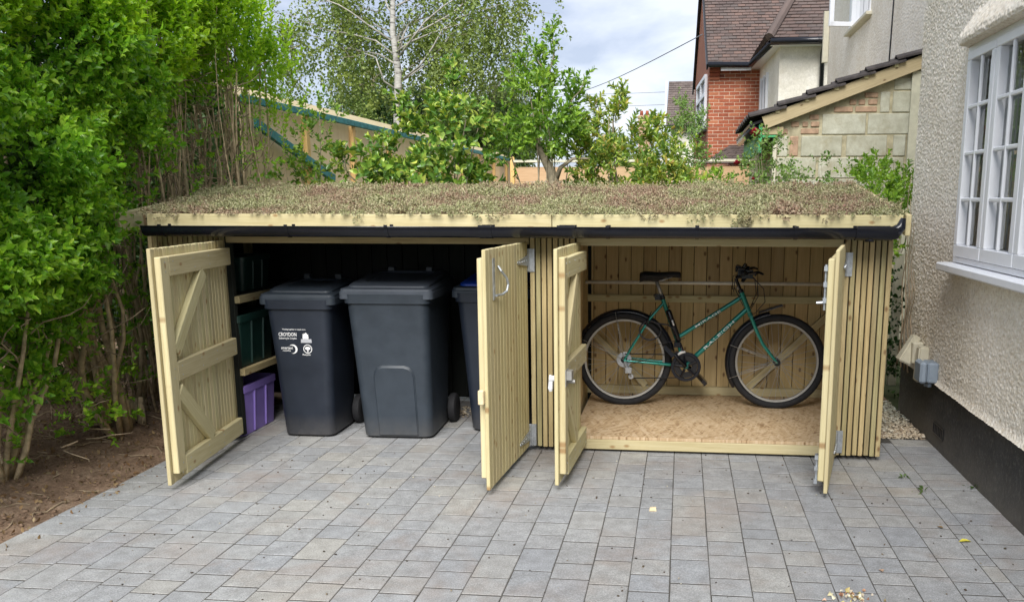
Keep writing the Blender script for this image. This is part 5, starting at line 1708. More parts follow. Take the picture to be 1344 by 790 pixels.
# stem, bars, grips, levers
up_ = (htt - htb).normalized()
sm_top = htt + up_ * .105
stm = MB(); stm.tube([htt, htt + up_ * .020], .020, 12); stm.tube([htt + up_ * .02, sm_top], .0115, 10); stm.tube([sm_top, sm_top + Vector((.035, 0, .020)), sm_top + Vector((.085, 0, .035))], [.014, .013, .013], 10)
stm.build("stem", 'blackplastic', bike, htt)
tube("stem_bolt", [htt + up_ * .024 + Vector((-.012, -.016, 0)), htt + up_ * .044 + Vector((-.012, -.016, 0))], .009, 'alloy', bike, 8)
hbar = sm_top + Vector((.085, 0, .035))
hb_ = tube("handlebar", [hbar + Vector((-.055, -.29, .020)), hbar + Vector((-.020, -.14, .010)), hbar, hbar + Vector((-.020, .14, .010)), hbar + Vector((-.055, .29, .020))], .0115, 'blackplastic', bike, 10)
for s in (-1, 1):
    tube("grip", [hbar + Vector((-.038, s * .175, .015)), hbar + Vector((-.056, s * .295, .020))], .0170, 'rubber', hb_, 10)
    lv = MB()
    c0 = hbar + Vector((-.022, s * .135, .010))
    lv.box(c0 - Vector((.034, .026, .034)), c0 + Vector((.040, .026, .022)))
    lv.box(c0 - Vector((.060, .018, .012)), c0 + Vector((-.02, .018, .030)))
    lv.tube([c0 + Vector((.03, 0, -.004)), c0 + Vector((.062, s * .03, -.004)), c0 + Vector((.050, s * .11, -.006))], [.008, .0065, .006], 8)
    lv.tube([c0 + Vector((-.005, 0, -.02)), c0 + Vector((-.028, s * .02, -.052))], [.016, .011], 8)
    lv.tube([c0 + Vector((0, 0, .01)), c0 + Vector((.01, -s * .01, .045))], [.020, .012], 8)
    lv.tube([c0 + Vector((.01, s * .04, 0)), c0 + Vector((.075, s * .075, .012)), c0 + Vector((.10, s * .10, .002))], [.011, .009, .007], 8)
    lv.build("brake_lever", 'blackplastic', hb_, c0)
    tube("brake_cable", [c0 + Vector((.03, 0, -.01)), c0 + Vector((.075, -s * .02, -.06)), c0 + Vector((.085, -s * .05, -.16)), c0 + Vector((.045, -s * .10, -.25)), htb + Vector((.03, s * .02, .06))], .0028, 'cable', bike, 6)
    tube("gear_cable", [c0 + Vector((-.01, 0, -.02)), c0 + Vector((-.075, -s * .02, -.04)), c0 + Vector((-.080, -s * .05, -.13)), htt + Vector((-.045, -s * .03, .03)), htt.lerp(htb, .6) + Vector((-.02, -s * .018, -.01))], .0028, 'cable', bike, 6)
tube("brake_cable", [hbar + Vector((.02, -.10, -.02)), hbar + Vector((.10, -.06, -.10)), hbar + Vector((.115, -.04, -.19)), hbar + Vector((.055, -.02, -.27)), cr_w + Vector((.02, -.01, .02))], .003, 'cable', bike, 6)
# cranks, chainrings, pedals
cs = add("crankset", None, bike, None, Matrix.Translation(bb))
def disc(mb, c, prof, seg=40):
    V, F = [], []; m = len(prof)
    for k in range(seg):
        a = k / seg * 6.283185
        V += [(c[0] + p * math.cos(a), c[1] + q, c[2] + p * math.sin(a)) for p, q in prof]
    for k in range(seg):
        for q in range(m):
            F.append((k * m + q, ((k + 1) % seg) * m + q, ((k + 1) % seg) * m + (q + 1) % m, k * m + (q + 1) % m))
    mb.geo(V, F)
gd_ = MB(); disc(gd_, bb + Vector((0, -.062, 0)), [(.101, -.002), (.104, 0), (.101, .002), (.083, .002), (.081, 0), (.083, -.002)])
for k in range(5):
    a = k / 5 * 6.2832 + .5
    gd_.tube([bb + Vector((.018 * math.cos(a), -.060, .018 * math.sin(a))), bb + Vector((.085 * math.cos(a), -.061, .085 * math.sin(a)))], [.011, .006], 6)
gd_.build("chain_guard", 'blackplastic', cs, bb)
rg = MB(); disc(rg, bb + Vector((0, -.050, 0)), [(.078, -.001), (.080, 0), (.078, .001), (.058, .001), (.058, -.001)]); disc(rg, bb + Vector((0, -.042, 0)), [(.060, -.001), (.062, 0), (.060, .001), (.040, .001), (.040, -.001)])
rg.build("chainring", 'blackpaint', cs, bb)
ca = R(-47)
cv = Vector((math.cos(ca), 0, math.sin(ca)))
for s, y_ in ((-1, .075), (1, -.078)):
    e_ = bb + cv * .170 * (-s) * -1 * 1.0
    e_ = bb + cv * (.170 if s > 0 else -.170)
    if s > 0: yy = .078
    else: yy = -.078
    tube("crank_arm", [bb + Vector((0, yy * .85, 0)), e_ * 1.0 + Vector((0, yy, 0))], [.014, .010], 'blackplastic', cs, 8)
    pd = MB(); pc = e_ + Vector((0, yy + (.055 if yy > 0 else -.055), 0))
    dx, dz = Vector((cv.x, 0, cv.z)) * .045, Vector((-cv.z, 0, cv.x)) * .013
    V = [pc + a_ * dx + b_ * dz + Vector((0, c_ * .045, 0)) for c_ in (-1, 1) for (a_, b_) in ((-1, -1), (1, -1), (1, 1), (-1, 1))]
    pd.geo(V, [(0, 3, 2, 1), (4, 5, 6, 7), (0, 1, 5, 4), (1, 2, 6, 5), (2, 3, 7, 6), (3, 0, 4, 7)])
    pd.tube([e_ + Vector((0, yy, 0)), pc], .006, 6)
    pd.build("pedal", 'blackplastic', cs, pc)
# chain, sprockets, derailleurs
cg = MB(); yk = -.045
for rr_, q in ((.052, .012), (.044, .018), (.036, .024)): disc(cg, rh + Vector((0, -.030 - .0 + q - .015, 0)), [(rr_, -.001), (rr_ + .002, 0), (rr_, .001), (.02, .001), (.02, -.001)], 24)
cg.build("sprocket", 'steel', bike, rh)
chn = MB()
jw = rh + Vector((.050, yk, -.115))
chn.tube([bb + Vector((.0, yk, .080)), rh + Vector((.004, yk + .01, .044))], .0040, 6)
chn.tube([bb + Vector((-.01, yk, -.080)), jw + Vector((.02, 0, -.012))], .0040, 6)
chn.tube([jw + Vector((-.018, 0, .004)), rh + Vector((.045, yk + .01, -.045))], .0040, 6)
chn.build("chain", 'rubber', bike, rh)
dr = MB(); dr.tube([rh + Vector((.006, -.06, -.01)), rh + Vector((.028, -.075, -.05))], .012, 8); dr.box(rh + Vector((.012, -.085, -.085)), rh + Vector((.055, -.055, -.045))); dr.tube([rh + Vector((.030, -.055, -.06)), jw + Vector((0, -.008, 0))], .006, 6)
disc(dr, jw, [(.018, -.004), (.020, 0), (.018, .004), (.005, .004), (.005, -.004)], 14); disc(dr, rh + Vector((.035, yk, -.062)), [(.016, -.004), (.018, 0), (.016, .004), (.005, .004), (.005, -.004)], 14)
dr.build("rear_derailleur", 'steel', bike, rh)
fd = MB(); fd.box(bb + Vector((-.075, -.062, .070)), bb + Vector((.0, -.040, .105))); fd.tube([bb + Vector((-.02, -.03, .095)), bb + Vector((-.045, -.01, .16))], .010, 8); fd.box(bb + Vector((-.085, -.03, .13)), bb + Vector((-.040, .02, .165)))
fd.build("front_derailleur", 'blackplastic', bike, bb)
tube("chain_cover", [bb + Vector((-.055, -.066, .085)), bb + Vector((-.035, -.066, .100)), bb + Vector((-.005, -.066, .106))], [.008, .010, .006], 'whiteprint', bike, 8)
# mudguards
def guard(nm, c, a0, a1, r_, hw=.030):
    V, F = [], []; n_ = 26; prof = [(-hw, -.014), (-hw * .7, .0), (0, .006), (hw * .7, .0), (hw, -.014)]
    for i in range(n_ + 1):
        a = R(a0 + (a1 - a0) * i / n_)
        for off in (0, -.003):
            for q, d_ in prof: V.append((c[0] + (r_ + d_ + off) * math.cos(a), c[1] + q, c[2] + (r_ + d_ + off) * math.sin(a)))
    m = 5
    for i in range(n_):
        for k in range(m - 1):
            a, b_ = i * 2 * m + k, (i + 1) * 2 * m + k
            F += [(a, b_, b_ + 1, a + 1), (a + m + 1, b_ + m + 1, b_ + m, a + m)]
        for k in (0, m - 1):
            a, b_ = i * 2 * m + k, (i + 1) * 2 * m + k
            F.append((a, a + m, b_ + m, b_))
    return autosmooth(MB().geo(V, F).build(nm, 'blackplastic', bike, c), 60)
guard("mudguard", cr1, 5, 178, Rr + .022)
guard("mudguard", cf1, 100, 212, Rr + .020)
fl = MB(); tipc = Vector(cf1) + Vector((math.cos(R(104)), 0, math.sin(R(104)))) * (Rr + .028)
fl.geo([tipc + Vector((-.05, -.03, -.010)), tipc + Vector((.115, -.022, .045)), tipc + Vector((.115, .022, .045)), tipc + Vector((-.05, .03, -.010)),
        tipc + Vector((-.05, -.03, .004)), tipc + Vector((.105, -.020, .054)), tipc + Vector((.105, .020, .054)), tipc + Vector((-.05, .03, .004))],
       [(0, 3, 2, 1), (4, 5, 6, 7), (0, 1, 5, 4), (1, 2, 6, 5), (2, 3, 7, 6), (3, 0, 4, 7)])
fl.build("mudguard_flap", 'blackplastic', bike, tipc)
for (c, angs) in ((cr1, (101, 155)), (cf1, (160, 200))):
    for a in angs:
        for s in (-1, 1):
            e_ = Vector(c) + Vector((math.cos(R(a)) * (Rr + .012), s * .030, math.sin(R(a)) * (Rr + .012)))
            tube("mudguard_stay", [Vector(c) + Vector((0, s * .060, .006)), e_], .0024, 'alloy', bike, 6)
# pump and lock on the seat tube, brake cable loop at the rear
pu0, pu1 = bb.lerp(stt, .36) + Vector((.012, -.028, 0)), bb.lerp(stt, .83) + Vector((.012, -.028, 0))
pm_ = tube("pump", [pu0, pu0.lerp(pu1, .2), pu0.lerp(pu1, .22), pu1.lerp(pu0, .05), pu1], [.017, .017, .020, .020, .014], 'blackplastic', bike, 12)
tube("pump_label", [pu0.lerp(pu1, .52) + Vector((.004, -.0185, 0)), pu0.lerp(pu1, .68) + Vector((.004, -.0185, 0))], .0055, 'whiteprint', pm_, 8)
lp = [Vector(bp(-.21 + .075 * math.cos(t_ * 6.28), .64 + .065 * math.sin(t_ * 6.28), -.060 - .01 * math.sin(t_ * 12))) for t_ in [k / 20 for k in range(21)]]
tube("cable_lock", lp, .0055, 'cable', bike, 8)
tube("cable_lock", [lp[3], Vector(bp(-.09, .68, -.05)), Vector(bp(-.02, .63, -.035))], .0055, 'cable', bike, 8)
tube("brake_cable", [ttj + Vector((.05, -.02, 0)), Vector(bp(-.06, .56, -.03)), Vector(bp(-.17, .54, -.055)), Vector(bp(-.19, .45, -.06)), rh + Vector((.06, -.07, -.02))], .0025, 'cable', bike, 6)
cbk = MB(); cb_c = stt.lerp(rh, .42)
for s in (-1, 1): cbk.tube([cb_c + Vector((.0, s * .05, 0)), cb_c + Vector((.02, s * .055, .05))], [.011, .007], 8)
cbk.tube([cb_c + Vector((.02, -.055, .05)), cb_c + Vector((.035, 0, .085)), cb_c + Vector((.02, .055, .05))], .003, 6)
cbk.build("rear_brake", 'blackplastic', bike, cb_c)
# lettering on the frame tubes
def tube_text(body, a, b_, size, rad, nm):
    d = (b_ - a); ln = d.length; d.normalize(); upv = Vector((-d.z, 0, d.x))
    P2, F2 = print_text(body, ln, size)
    V = []
    for u, v_ in P2:
        w_ = v_ - size * .5
        V.append(a + d * u + upv * w_ + Vector((0, -math.sqrt(max(1e-8, (rad + .0012) ** 2 - w_ * w_)), 0)))
    return MB().geo(V, F2).build(nm, 'whiteprint', bike, a, False, False)
da, db_ = bb, htt.lerp(htb, .82)
tube_text("RALEIGH", da.lerp(db_, .30), da.lerp(db_, .78), .0185, .0175, "down_tube_lettering")
ta_, tb2 = ttj, htt.lerp(htb, .20)
tube_text("MIRAGE", ta_.lerp(tb2, .27), ta_.lerp(tb2, .66), .0150, .0150, "top_tube_lettering")

# ================================================================== PLANTS
# ---- privet hedge along the left
hedge = thing("privet_hedge", 'tall bright green privet hedge with bare brown stems along the left', 'hedge', (-4.0, 5.0, 0))
def zlow(Y):
    return np.interp(Y, [2.0, 4.1, 4.5, 4.9, 5.2, 5.5, 5.8, 6.4, 7.6], [.5, .56, .66, .86, 1.22, 1.62, 1.95, 2.25, 2.38])
def ztop(Y):
    return np.interp(Y, [2, 6.5, 6.9, 7.3, 7.6, 7.8], [3.6, 3.4, 3.15, 2.95, 2.6, 2.3])
def xface(Y, Z):
    return np.interp(Y, [2, 4.3, 5.0, 5.5, 6.3, 7.0, 7.5, 7.9], [-3.28, -3.30, -3.34, -3.40, -3.50, -3.38, -3.40, -3.75])
n = 31000
Yh = rng.uniform(3.1, 7.75, n); Zh = rng.uniform(.15, 3.5, n)
dep = np.abs(rng.normal(0, .17, n)) + (rng.random(n) < .28) * rng.uniform(0, .8, n)
bul = np.array([noise.noise((y * 1.7, z * 1.7, 3.3)) for y, z in zip(Yh, Zh)]) * .24 + np.array([noise.noise((y * 4, z * 4, 8.3)) for y, z in zip(Yh, Zh)]) * .15
Xh = xface(Yh, Zh) + bul - dep - .25 * np.clip((Zh - 2.9) / .6, 0, 1) - .18 * np.clip((zlow(Yh) + .5 - Zh) / .5, 0, 1)
Ph = np.stack([Xh, Yh, Zh], -1)
lowz = zlow(Yh) + .22 * np.array([noise.noise((y * 2.6, x * 2.6, 1.1)) for y, x in zip(Yh, Xh)]) + .12 * rng.normal(size=n)
gap = np.array([noise.noise((p[0] * 3.2, p[1] * 3.2, p[2] * 3.2)) for p in Ph])
keep = ((Zh > lowz) | ((rng.random(n) < .035) & (Zh > lowz - .75))) & (Zh < ztop(Yh) + .10 * rng.normal(size=n)) & (gap > -.34)
keep &= ~((Yh > 5.6) & (Zh < 2.6) & (gap < -.0))
keep &= ~((Xh > -3.31) & (Yh > 4.5) & (Zh < 2.3))
keep &= ~((Yh > 6.75) & (rng.random(n) < .45))
keep &= ~((Yh > 4.85) & (Yh < 6.9) & (Xh > -3.52) & (Zh < 1.8))
Ph = Ph[keep]; dp = dep[keep]
Dh = np.stack([np.full(len(Ph), .75) + rng.normal(0, .45, len(Ph)), rng.normal(-.12, .5, len(Ph)), .62 + rng.normal(0, .45, len(Ph))], -1)
tp1 = [sprig_tpl(.17, 5, .054, .027, 52, True, rnd) for _ in range(4)] + [sprig_tpl(.22, 6, .046, .022, 45, True, rnd) for _ in range(2)] + [sprig_tpl(.13, 4, .062, .031, 58, True, rnd) for _ in range(2)]
outer = dp < .26
young = outer & (Ph[:, 2] + .35 * gap[keep] > 2.35)
outer = outer & ~young
foliage("foliage", Ph[outer], Dh[outer], rng.uniform(.62, 1.2, outer.sum()), tp1, 'privet', hedge)
foliage("young_foliage", Ph[young], Dh[young] * [.8, 1, 1] + [0, 0, .35], rng.uniform(.65, 1.2, young.sum()), tp1, 'privetnew', hedge)
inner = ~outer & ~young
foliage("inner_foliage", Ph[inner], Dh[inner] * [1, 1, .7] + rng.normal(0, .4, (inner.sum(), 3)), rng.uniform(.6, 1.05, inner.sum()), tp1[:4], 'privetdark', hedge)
n4 = 3700
Y4 = rng.uniform(2.6, 8.2, n4); Z4 = 2.9 * rng.random(n4) ** .9
P4 = np.stack([-4.55 - rng.uniform(0, .75, n4) - .1 * np.sin(Y4 * 3), Y4, Z4], -1)
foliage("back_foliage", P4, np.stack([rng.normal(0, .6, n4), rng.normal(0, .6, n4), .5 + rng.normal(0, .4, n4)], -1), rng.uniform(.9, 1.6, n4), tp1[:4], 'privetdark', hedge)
# long upright shoots along the top of the far part and thin low sprays
n2 = 300
Y2 = rng.uniform(5.7, 7.7, n2); Z2 = ztop(Y2) + rng.uniform(-.85, .12, n2)
P2_ = np.stack([xface(Y2, Z2) - rng.uniform(-.10, .5, n2), Y2, Z2], -1)
tp2 = [sprig_tpl(.30, 8, .052, .021, 42, True, rnd) for _ in range(4)]
foliage("upright_shoots", P2_, np.stack([rng.normal(.15, .22, n2), rng.normal(0, .22, n2), np.ones(n2)], -1), rng.uniform(.7, 1.2, n2), tp2, 'privetnew', hedge)
n3 = 520
Y3 = rng.uniform(4.2, 7.4, n3); Z3 = rng.uniform(.12, 1.0, n3) + np.clip((Y3 - 5.4) * .9, 0, 1.3) * rng.random(n3)
P3 = np.stack([xface(Y3, Z3) - rng.uniform(-.02, .55, n3), Y3, Z3], -1)
kk = (np.array([noise.noise((p[0] * 2.3, p[1] * 2.3, p[2] * 2.3 + 5)) for p in P3]) > .02) & (P3[:, 0] < np.where(P3[:, 1] > 5, -3.52, -3.1))
foliage("low_sprays", P3[kk], np.stack([rng.normal(.4, .5, kk.sum()), rng.normal(0, .5, kk.sum()), .5 + rng.normal(0, .4, kk.sum())], -1), rng.uniform(.55, 1.0, kk.sum()), tp1, 'privet', hedge)
# stems
def stem(a, b_, r0, mat='bark', seg=6, amp=.05, n_=8):
    pts = wander(a, b_, n_, amp)
    tube("stem", pts, [r0 * (1 - .62 * i / (n_ - 1)) for i in range(n_)], mat, hedge, seg)
for k in range(7):                                         # nearest clump at the picture's edge
    a = (-3.62 + rnd.uniform(-.06, .06), 4.17 + rnd.uniform(-.06, .06), .02)
    stem(a, (-3.55 + rnd.uniform(-.35, .2), 4.2 + rnd.uniform(-.25, .45), 1.1 + rnd.uniform(0, .5)), rnd.uniform(.012, .024))
for k in range(11):                                        # thick clump beside the store
    a = (-3.66 + rnd.uniform(-.12, .12), 5.16 + rnd.uniform(-.14, .12), .03)
    b_ = (a[0] + rnd.uniform(-.30, .12), a[1] + rnd.uniform(-.45, .15), 1.25 + rnd.uniform(-.2, .6))
    stem(a, b_, rnd.uniform(.014, .030), 'bark', 7, .06)
for k in range(5):                                         # cut stubs
    a = (-3.60 + rnd.uniform(-.10, .06), 5.38 + rnd.uniform(-.1, .1), .03)
    tube("cut_stub", [a, (a[0] + rnd.uniform(-.03, .03), a[1], a[2] + rnd.uniform(.12, .22))], [.020, .016], 'bark', hedge, 7)
for k in range(84):                                        # bare stems above and beside the roof
    yy = 5.35 + 2.3 * (k + rnd.random()) / 84
    xx = -3.52 - rnd.uniform(0, .55)
    top = 2.45 + rnd.uniform(-.2, .6)
    stem((xx, yy, .02), (xx + rnd.uniform(-.10, .16), yy + rnd.uniform(-.2, .2), top), rnd.uniform(.007, .018), 'bark', 5, .065, 9)
tw = MB()
for k in range(800):
    yy = rnd.uniform(3.9, 7.5); z0 = rnd.uniform(.05, 1.3) if yy < 5.4 else rnd.uniform(1.2, 2.7)
    xx = -3.42 - rnd.uniform(0.0, .7) - (.12 if yy > 4.9 else 0)
    d = Vector((rnd.uniform(-.25, .3), rnd.uniform(-.4, .4), rnd.uniform(-.1, .45)))
    if xx + d.x > -3.5 and 5.0 < yy < 7.0 and z0 < 1.6: d.x = -abs(d.x)
    a = Vector((xx, yy, z0))
    tw.tube(wander(a, a + d, 5, .035), [.0055, .0045, .0038, .003, .002], 4)
tw_ = tw.build("twig", 'twig', hedge); tw_['kind'] = 'stuff'

# surface roots and twigs on the soil
rt_ = MB()
for k in range(44):
    a = Vector((rnd.uniform(-4.4, -3.1), rnd.uniform(3.4, 5.6), 0))
    ang = rnd.uniform(0, 6.28); ln = rnd.uniform(.05, .30)
    pts = []
    for i in range(6):
        p = a + Vector((math.cos(ang), math.sin(ang), 0)) * ln * i / 5 + Vector((rnd.uniform(-.02, .02), rnd.uniform(-.02, .02), 0))
        if p.x > -2.92: p.x = -2.92
        p.z = float(soil_h(np.array([p.x]), np.array([p.y]))[0]) + .008 + rnd.uniform(0, .02) * (ln > .25)
        pts.append(p)
    r0 = rnd.uniform(.002, .005)
    rt_.tube(pts, [r0, r0, r0 * .9, r0 * .8, r0 * .6, r0 * .4], 5)
r_ = rt_.build("fallen_twigs", 'twig')
tag(r_, 'scattered dry twigs and surface roots on the bare soil under the hedge', 'twigs', None, 'stuff')
n = 1100
Xc = -2.9 - 1.6 * rng.random(n) ** 1.1; Yc = rng.uniform(2.5, 5.9, n)
cd = add("soil_clods", pebble_mesh("soil_clods", np.stack([Xc, Yc, soil_h(Xc, Yc) + .002], -1), .003, .017, .5), None, 'soil')
tag(cd, 'loose crumbs and clods of brown earth on the hedge bed', 'soil clods', None, 'stuff')
n = 2600
Xl = -2.9 - 1.7 * rng.random(n) ** 1.1; Yl = rng.uniform(2.6, 5.8, n)
Zl = soil_h(Xl, Yl) + .006
lt = add("leaf_litter", scatter_mesh("leaf_litter", np.stack([Xl, Yl, Zl], -1), np.stack([rng.normal(0, 1, n), rng.normal(0, 1, n), rng.normal(.0, .22, n)], -1), rng.uniform(.2, .9, n), [leaf_tpl(.040, .020)]), None, 'litter')
tag(lt, 'brown leaf litter and crumbs on the soil strip beside the paving', 'leaf litter', None, 'stuff')

# ---- a generic shrub: woody stems and a crown of sprigs
def shrub(name, label, cat, base, blobs, tpls, mat, size=(.7, 1.2), nst=6, r0=.014, clump=3.0, th=-.1, upb=.5, barkm='bark2', group=None, shoots=None, fname="foliage"):
    t = thing(name, label, cat, base, group)
    P, D = blob_points(blobs, clump, th)
    D = D * .7 + rng.normal(0, .42, D.shape); D[:, 2] += upb
    foliage(fname, P, D, rng.uniform(size[0], size[1], len(P)), tpls, mat, t)
    bs = Vector(base)
    for k in range(nst):
        c, r, _ = blobs[k % len(blobs)]
        e_ = Vector(c) + Vector((rnd.uniform(-.6, .6) * r[0], rnd.uniform(-.6, .6) * r[1], rnd.uniform(-.2, .75) * r[2]))
        pts = wander(bs + Vector((rnd.uniform(-.06, .06), rnd.uniform(-.06, .06), 0)), e_, 7, .05)
        tube("stem", pts, [r0 * (1 - .12 * i) for i in range(7)], barkm, t, 6)
    if shoots:
        for (a, b_) in shoots:
            pts = wander(a, b_, 6, .03); tube("shoot", pts, [.008, .007, .006, .005, .004, .003], barkm, t, 5)
            m_ = 26
            tt = rng.uniform(.15, 1, m_)
            Ps = np.array([np.array(a) + (np.array(b_) - np.array(a)) * q for q in tt]) + rng.normal(0, .015, (m_, 3))
            foliage(fname, Ps, np.stack([rng.normal(0, .6, m_), rng.normal(0, .6, m_), np.full(m_, .55)], -1), rng.uniform(.6, 1.0, m_), tpls, mat, t)
    return t

cam_t = [sprig_tpl(.11, 5, .085, .045, 58, False, rnd) for _ in range(5)]
shrub("camellia_bush", 'broad glossy camellia bush with yellowing leaves against the plywood fence', 'bush', (-2.35, 8.0, 0),
      [((-2.36, 8.0, 1.70), (.60, .40, .52), 430), ((-2.15, 8.0, 2.08), (.38, .33, .36), 250), ((-2.85, 7.95, 1.62), (.45, .30, .36), 150), ((-1.86, 8.0, 1.95), (.22, .25, .32), 80), ((-2.35, 8.0, 1.0), (.6, .4, .5), 200)],
      cam_t, 'camellia', (.7, 1.2), 9, .018, 3.2, -.12, .35, 'bark2', None,
      [((-2.10, 8.0, 2.25), (-2.08, 8.0, 2.72)), ((-2.5, 8.0, 2.1), (-2.55, 7.95, 2.42)), ((-3.0, 7.95, 1.7), (-3.15, 7.9, 1.98)), ((-1.8, 8.0, 2.0), (-1.72, 8.0, 2.35))])
med_t = [sprig_tpl(.13, 6, .075, .032, 50, False, rnd) for _ in range(5)]
st_ = shrub("small_tree", 'small bushy tree with a forked leaning trunk behind the store roof', 'tree', (-1.20, 8.3, 0),
      [((-1.31, 8.3, 2.30), (.27, .26, .33), 330), ((-1.40, 8.3, 2.50), (.19, .2, .20), 90), ((-1.16, 8.3, 2.15), (.20, .2, .20), 90), ((-1.58, 8.35, 2.15), (.17, .17, .30), 90)],
      med_t, 'medlar', (.7, 1.15), 7, .014, 3.2, -.12, .25, 'bark2', None,
      [((-1.24, 8.3, 2.6), (-1.215, 8.3, 3.08)), ((-1.05, 8.3, 2.3), (-.93, 8.3, 2.66)), ((-1.45, 8.3, 2.5), (-1.50, 8.3, 2.82)), ((-1.3, 8.3, 2.55), (-1.37, 8.3, 2.90))], "crown")
tube("trunk", [(-1.16, 8.28, 0), (-1.17, 8.28, 1.0), (-1.18, 8.28, 1.6), (-1.24, 8.28, 1.80), (-1.36, 8.3, 2.02), (-1.42, 8.3, 2.3)], [.075, .065, .056, .046, .032, .018], 'bark2', st_, 9)
tube("limb", [(-1.19, 8.28, 1.70), (-1.14, 8.26, 1.82), (-1.02, 8.25, 1.90), (-.86, 8.25, 1.90)], [.026, .020, .013, .007], 'bark2', st_, 8)
vib_t = [sprig_tpl(.12, 5, .078, .030, 48, True, rnd) for _ in range(5)]
shrub("viburnum_bush", 'wide mixed green bush with bronze leaves between small tree and brick house', 'bush', (-.45, 8.5, 0),
      [((-.55, 8.5, 1.75), (.52, .40, .50), 430), ((-.72, 8.5, 2.12), (.28, .28, .26), 140), ((-.16, 8.5, 1.70), (.32, .34, .40), 220), ((-.40, 8.5, 1.1), (.7, .4, .5), 150)],
      vib_t, 'viburnum', (.7, 1.15), 10, .013, 3.4, -.10, .5, 'bark2', None,
      [((-.66, 8.5, 2.15), (-.60, 8.5, 2.56)), ((-.80, 8.5, 2.1), (-.84, 8.5, 2.42)), ((-.3, 8.5, 2.0), (-.28, 8.5, 2.26)), ((-.95, 8.5, 1.95), (-1.0, 8.5, 2.3))])
eld_t = [sprig_tpl(.16, 5, .050, .020, 60, True, rnd) for _ in range(4)]
shrub("elder_shrub", 'airy light green shrub in front of the far white house wall', 'shrub', (.02, 9.4, 0),
      [((.02, 9.4, 2.05), (.20, .2, .38), 105), ((-.18, 9.4, 1.85), (.25, .2, .30), 80), ((.12, 9.4, 1.75), (.22, .2, .25), 60)], eld_t, 'rose', (.7, 1.1), 6, .009, 3, -.2, .5, 'bark2', None,
      [((.0, 9.4, 2.2), (-.04, 9.4, 2.52)), ((.05, 9.4, 2.1), (.16, 9.4, 2.38))])
shrub("small_laurel", 'young yellow green seedling peeping over the roof below the brick house', 'shrub', (.24, 7.3, 0),
      [((.28, 7.3, 1.66), (.08, .08, .10), 12), ((.12, 7.3, 1.62), (.07, .08, .07), 8)], [sprig_tpl(.12, 4, .07, .03, 45, True, rnd) for _ in range(3)], 'laurel', (.6, 1.0), 4, .006, 2, -1)
ros_t = [sprig_tpl(.11, 5, .040, .024, 60, False, rnd) for _ in range(5)]
rb = shrub("rose_bush", 'climbing rose bush with red blooms beside the lean-to outhouse', 'rose', (.72, 8.0, 0),
      [((.72, 8.0, 1.82), (.17, .18, .26), 150), ((.62, 8.0, 1.70), (.22, .15, .18), 70), ((.86, 8.0, 1.66), (.14, .15, .14), 60), ((.62, 8.0, 2.02), (.07, .07, .07), 14)], ros_t, 'rose', (.7, 1.15), 8, .007, 4, -.25, .4, 'bark2')
def bloom(c, r):
    mb = MB()
    for ring, (nr_, el, s) in enumerate(((5, .2, 1.0), (5, .6, .8), (4, 1.0, .55), (3, 1.35, .35))):
        for k in range(nr_):
            a = k / nr_ * 6.2832 + ring * .5
            o_ = Vector((math.cos(a) * math.cos(el), math.sin(a) * math.cos(el), math.sin(el)))
            s1 = Vector((-math.sin(a), math.cos(a), 0)) * r * .55 * s
            b_ = Vector(c) + Vector((0, 0, -r * .4))
            p_ = Vector(c) + o_ * r * .8
            mb.geo([b_, p_ - s1, Vector(c) + o_ * r + Vector((0, 0, r * .25)), p_ + s1], [(0, 1, 2, 3)])
    return mb.build("bloom", 'redrose', rb, c)
bloom((.607, 7.95, 2.085), .050); bloom((.462, 7.98, 1.835), .036); bloom((.60, 7.9, 1.70), .020)
shrub("small_rose", 'little rose sprig with reddish tips below the block wall', 'rose', (1.10, 7.6, 0), [((1.10, 7.6, 1.72), (.11, .1, .13), 34)], ros_t, 'rose', (.7, 1.1), 3, .005, 3, -1)
lau_t = [sprig_tpl(.12, 5, .052, .024, 50, True, rnd) for _ in range(5)]
shrub("privet_sprig", 'single upright leafy sprig in front of the block wall', 'sprig', (1.36, 7.6, 0), [((1.34, 7.6, 1.68), (.05, .05, .14), 9), ((1.46, 7.6, 1.66), (.05, .05, .08), 6)], lau_t, 'laurel', (.6, 1.0), 3, .004, 3, -1)
shrub("laurel_shrub", 'fresh green shrub squeezed between the store roof and the house corner', 'shrub', (1.62, 7.5, 0),
      [((1.66, 7.5, 1.70), (.24, .22, .20), 120), ((1.86, 7.5, 1.78), (.16, .15, .24), 50), ((1.45, 7.1, 1.62), (.10, .1, .16), 24)], lau_t, 'laurel', (.7, 1.2), 7, .007, 3, -.3, .5, 'bark2')
shrub("laurel_branch", 'glossy leafy branch hanging over the right end of the gutter', 'shrub', (1.50, 6.75, 0),
      [((1.50, 6.7, 1.47), (.11, .12, .15), 60), ((1.42, 6.66, 1.26), (.09, .1, .12), 34), ((1.40, 6.66, 1.05), (.07, .08, .10), 16)], lau_t, 'laurel', (.75, 1.2), 5, .006, 3, -.4, .2, 'bark2')
shrub("ivy_clump", 'dark ivy and dead leaves filling the gap behind the gravel', 'ivy', (1.45, 7.4, 0),
      [((1.50, 7.3, .55), (.30, .2, .55), 260), ((1.50, 7.3, .15), (.30, .25, .2), 110)], [sprig_tpl(.10, 4, .05, .038, 60, False, rnd) for _ in range(3)], 'ivy', (.7, 1.1), 6, .008, 3, -.3, .1, 'bark2')
gp = thing("gatepost", 'pale painted timber post standing behind the gap beside the store', 'post', (1.80, 7.45, 0))
box("post_shaft", (1.735, 7.42, 0), (1.80, 7.48, 1.10), 'cream', gp, .004)
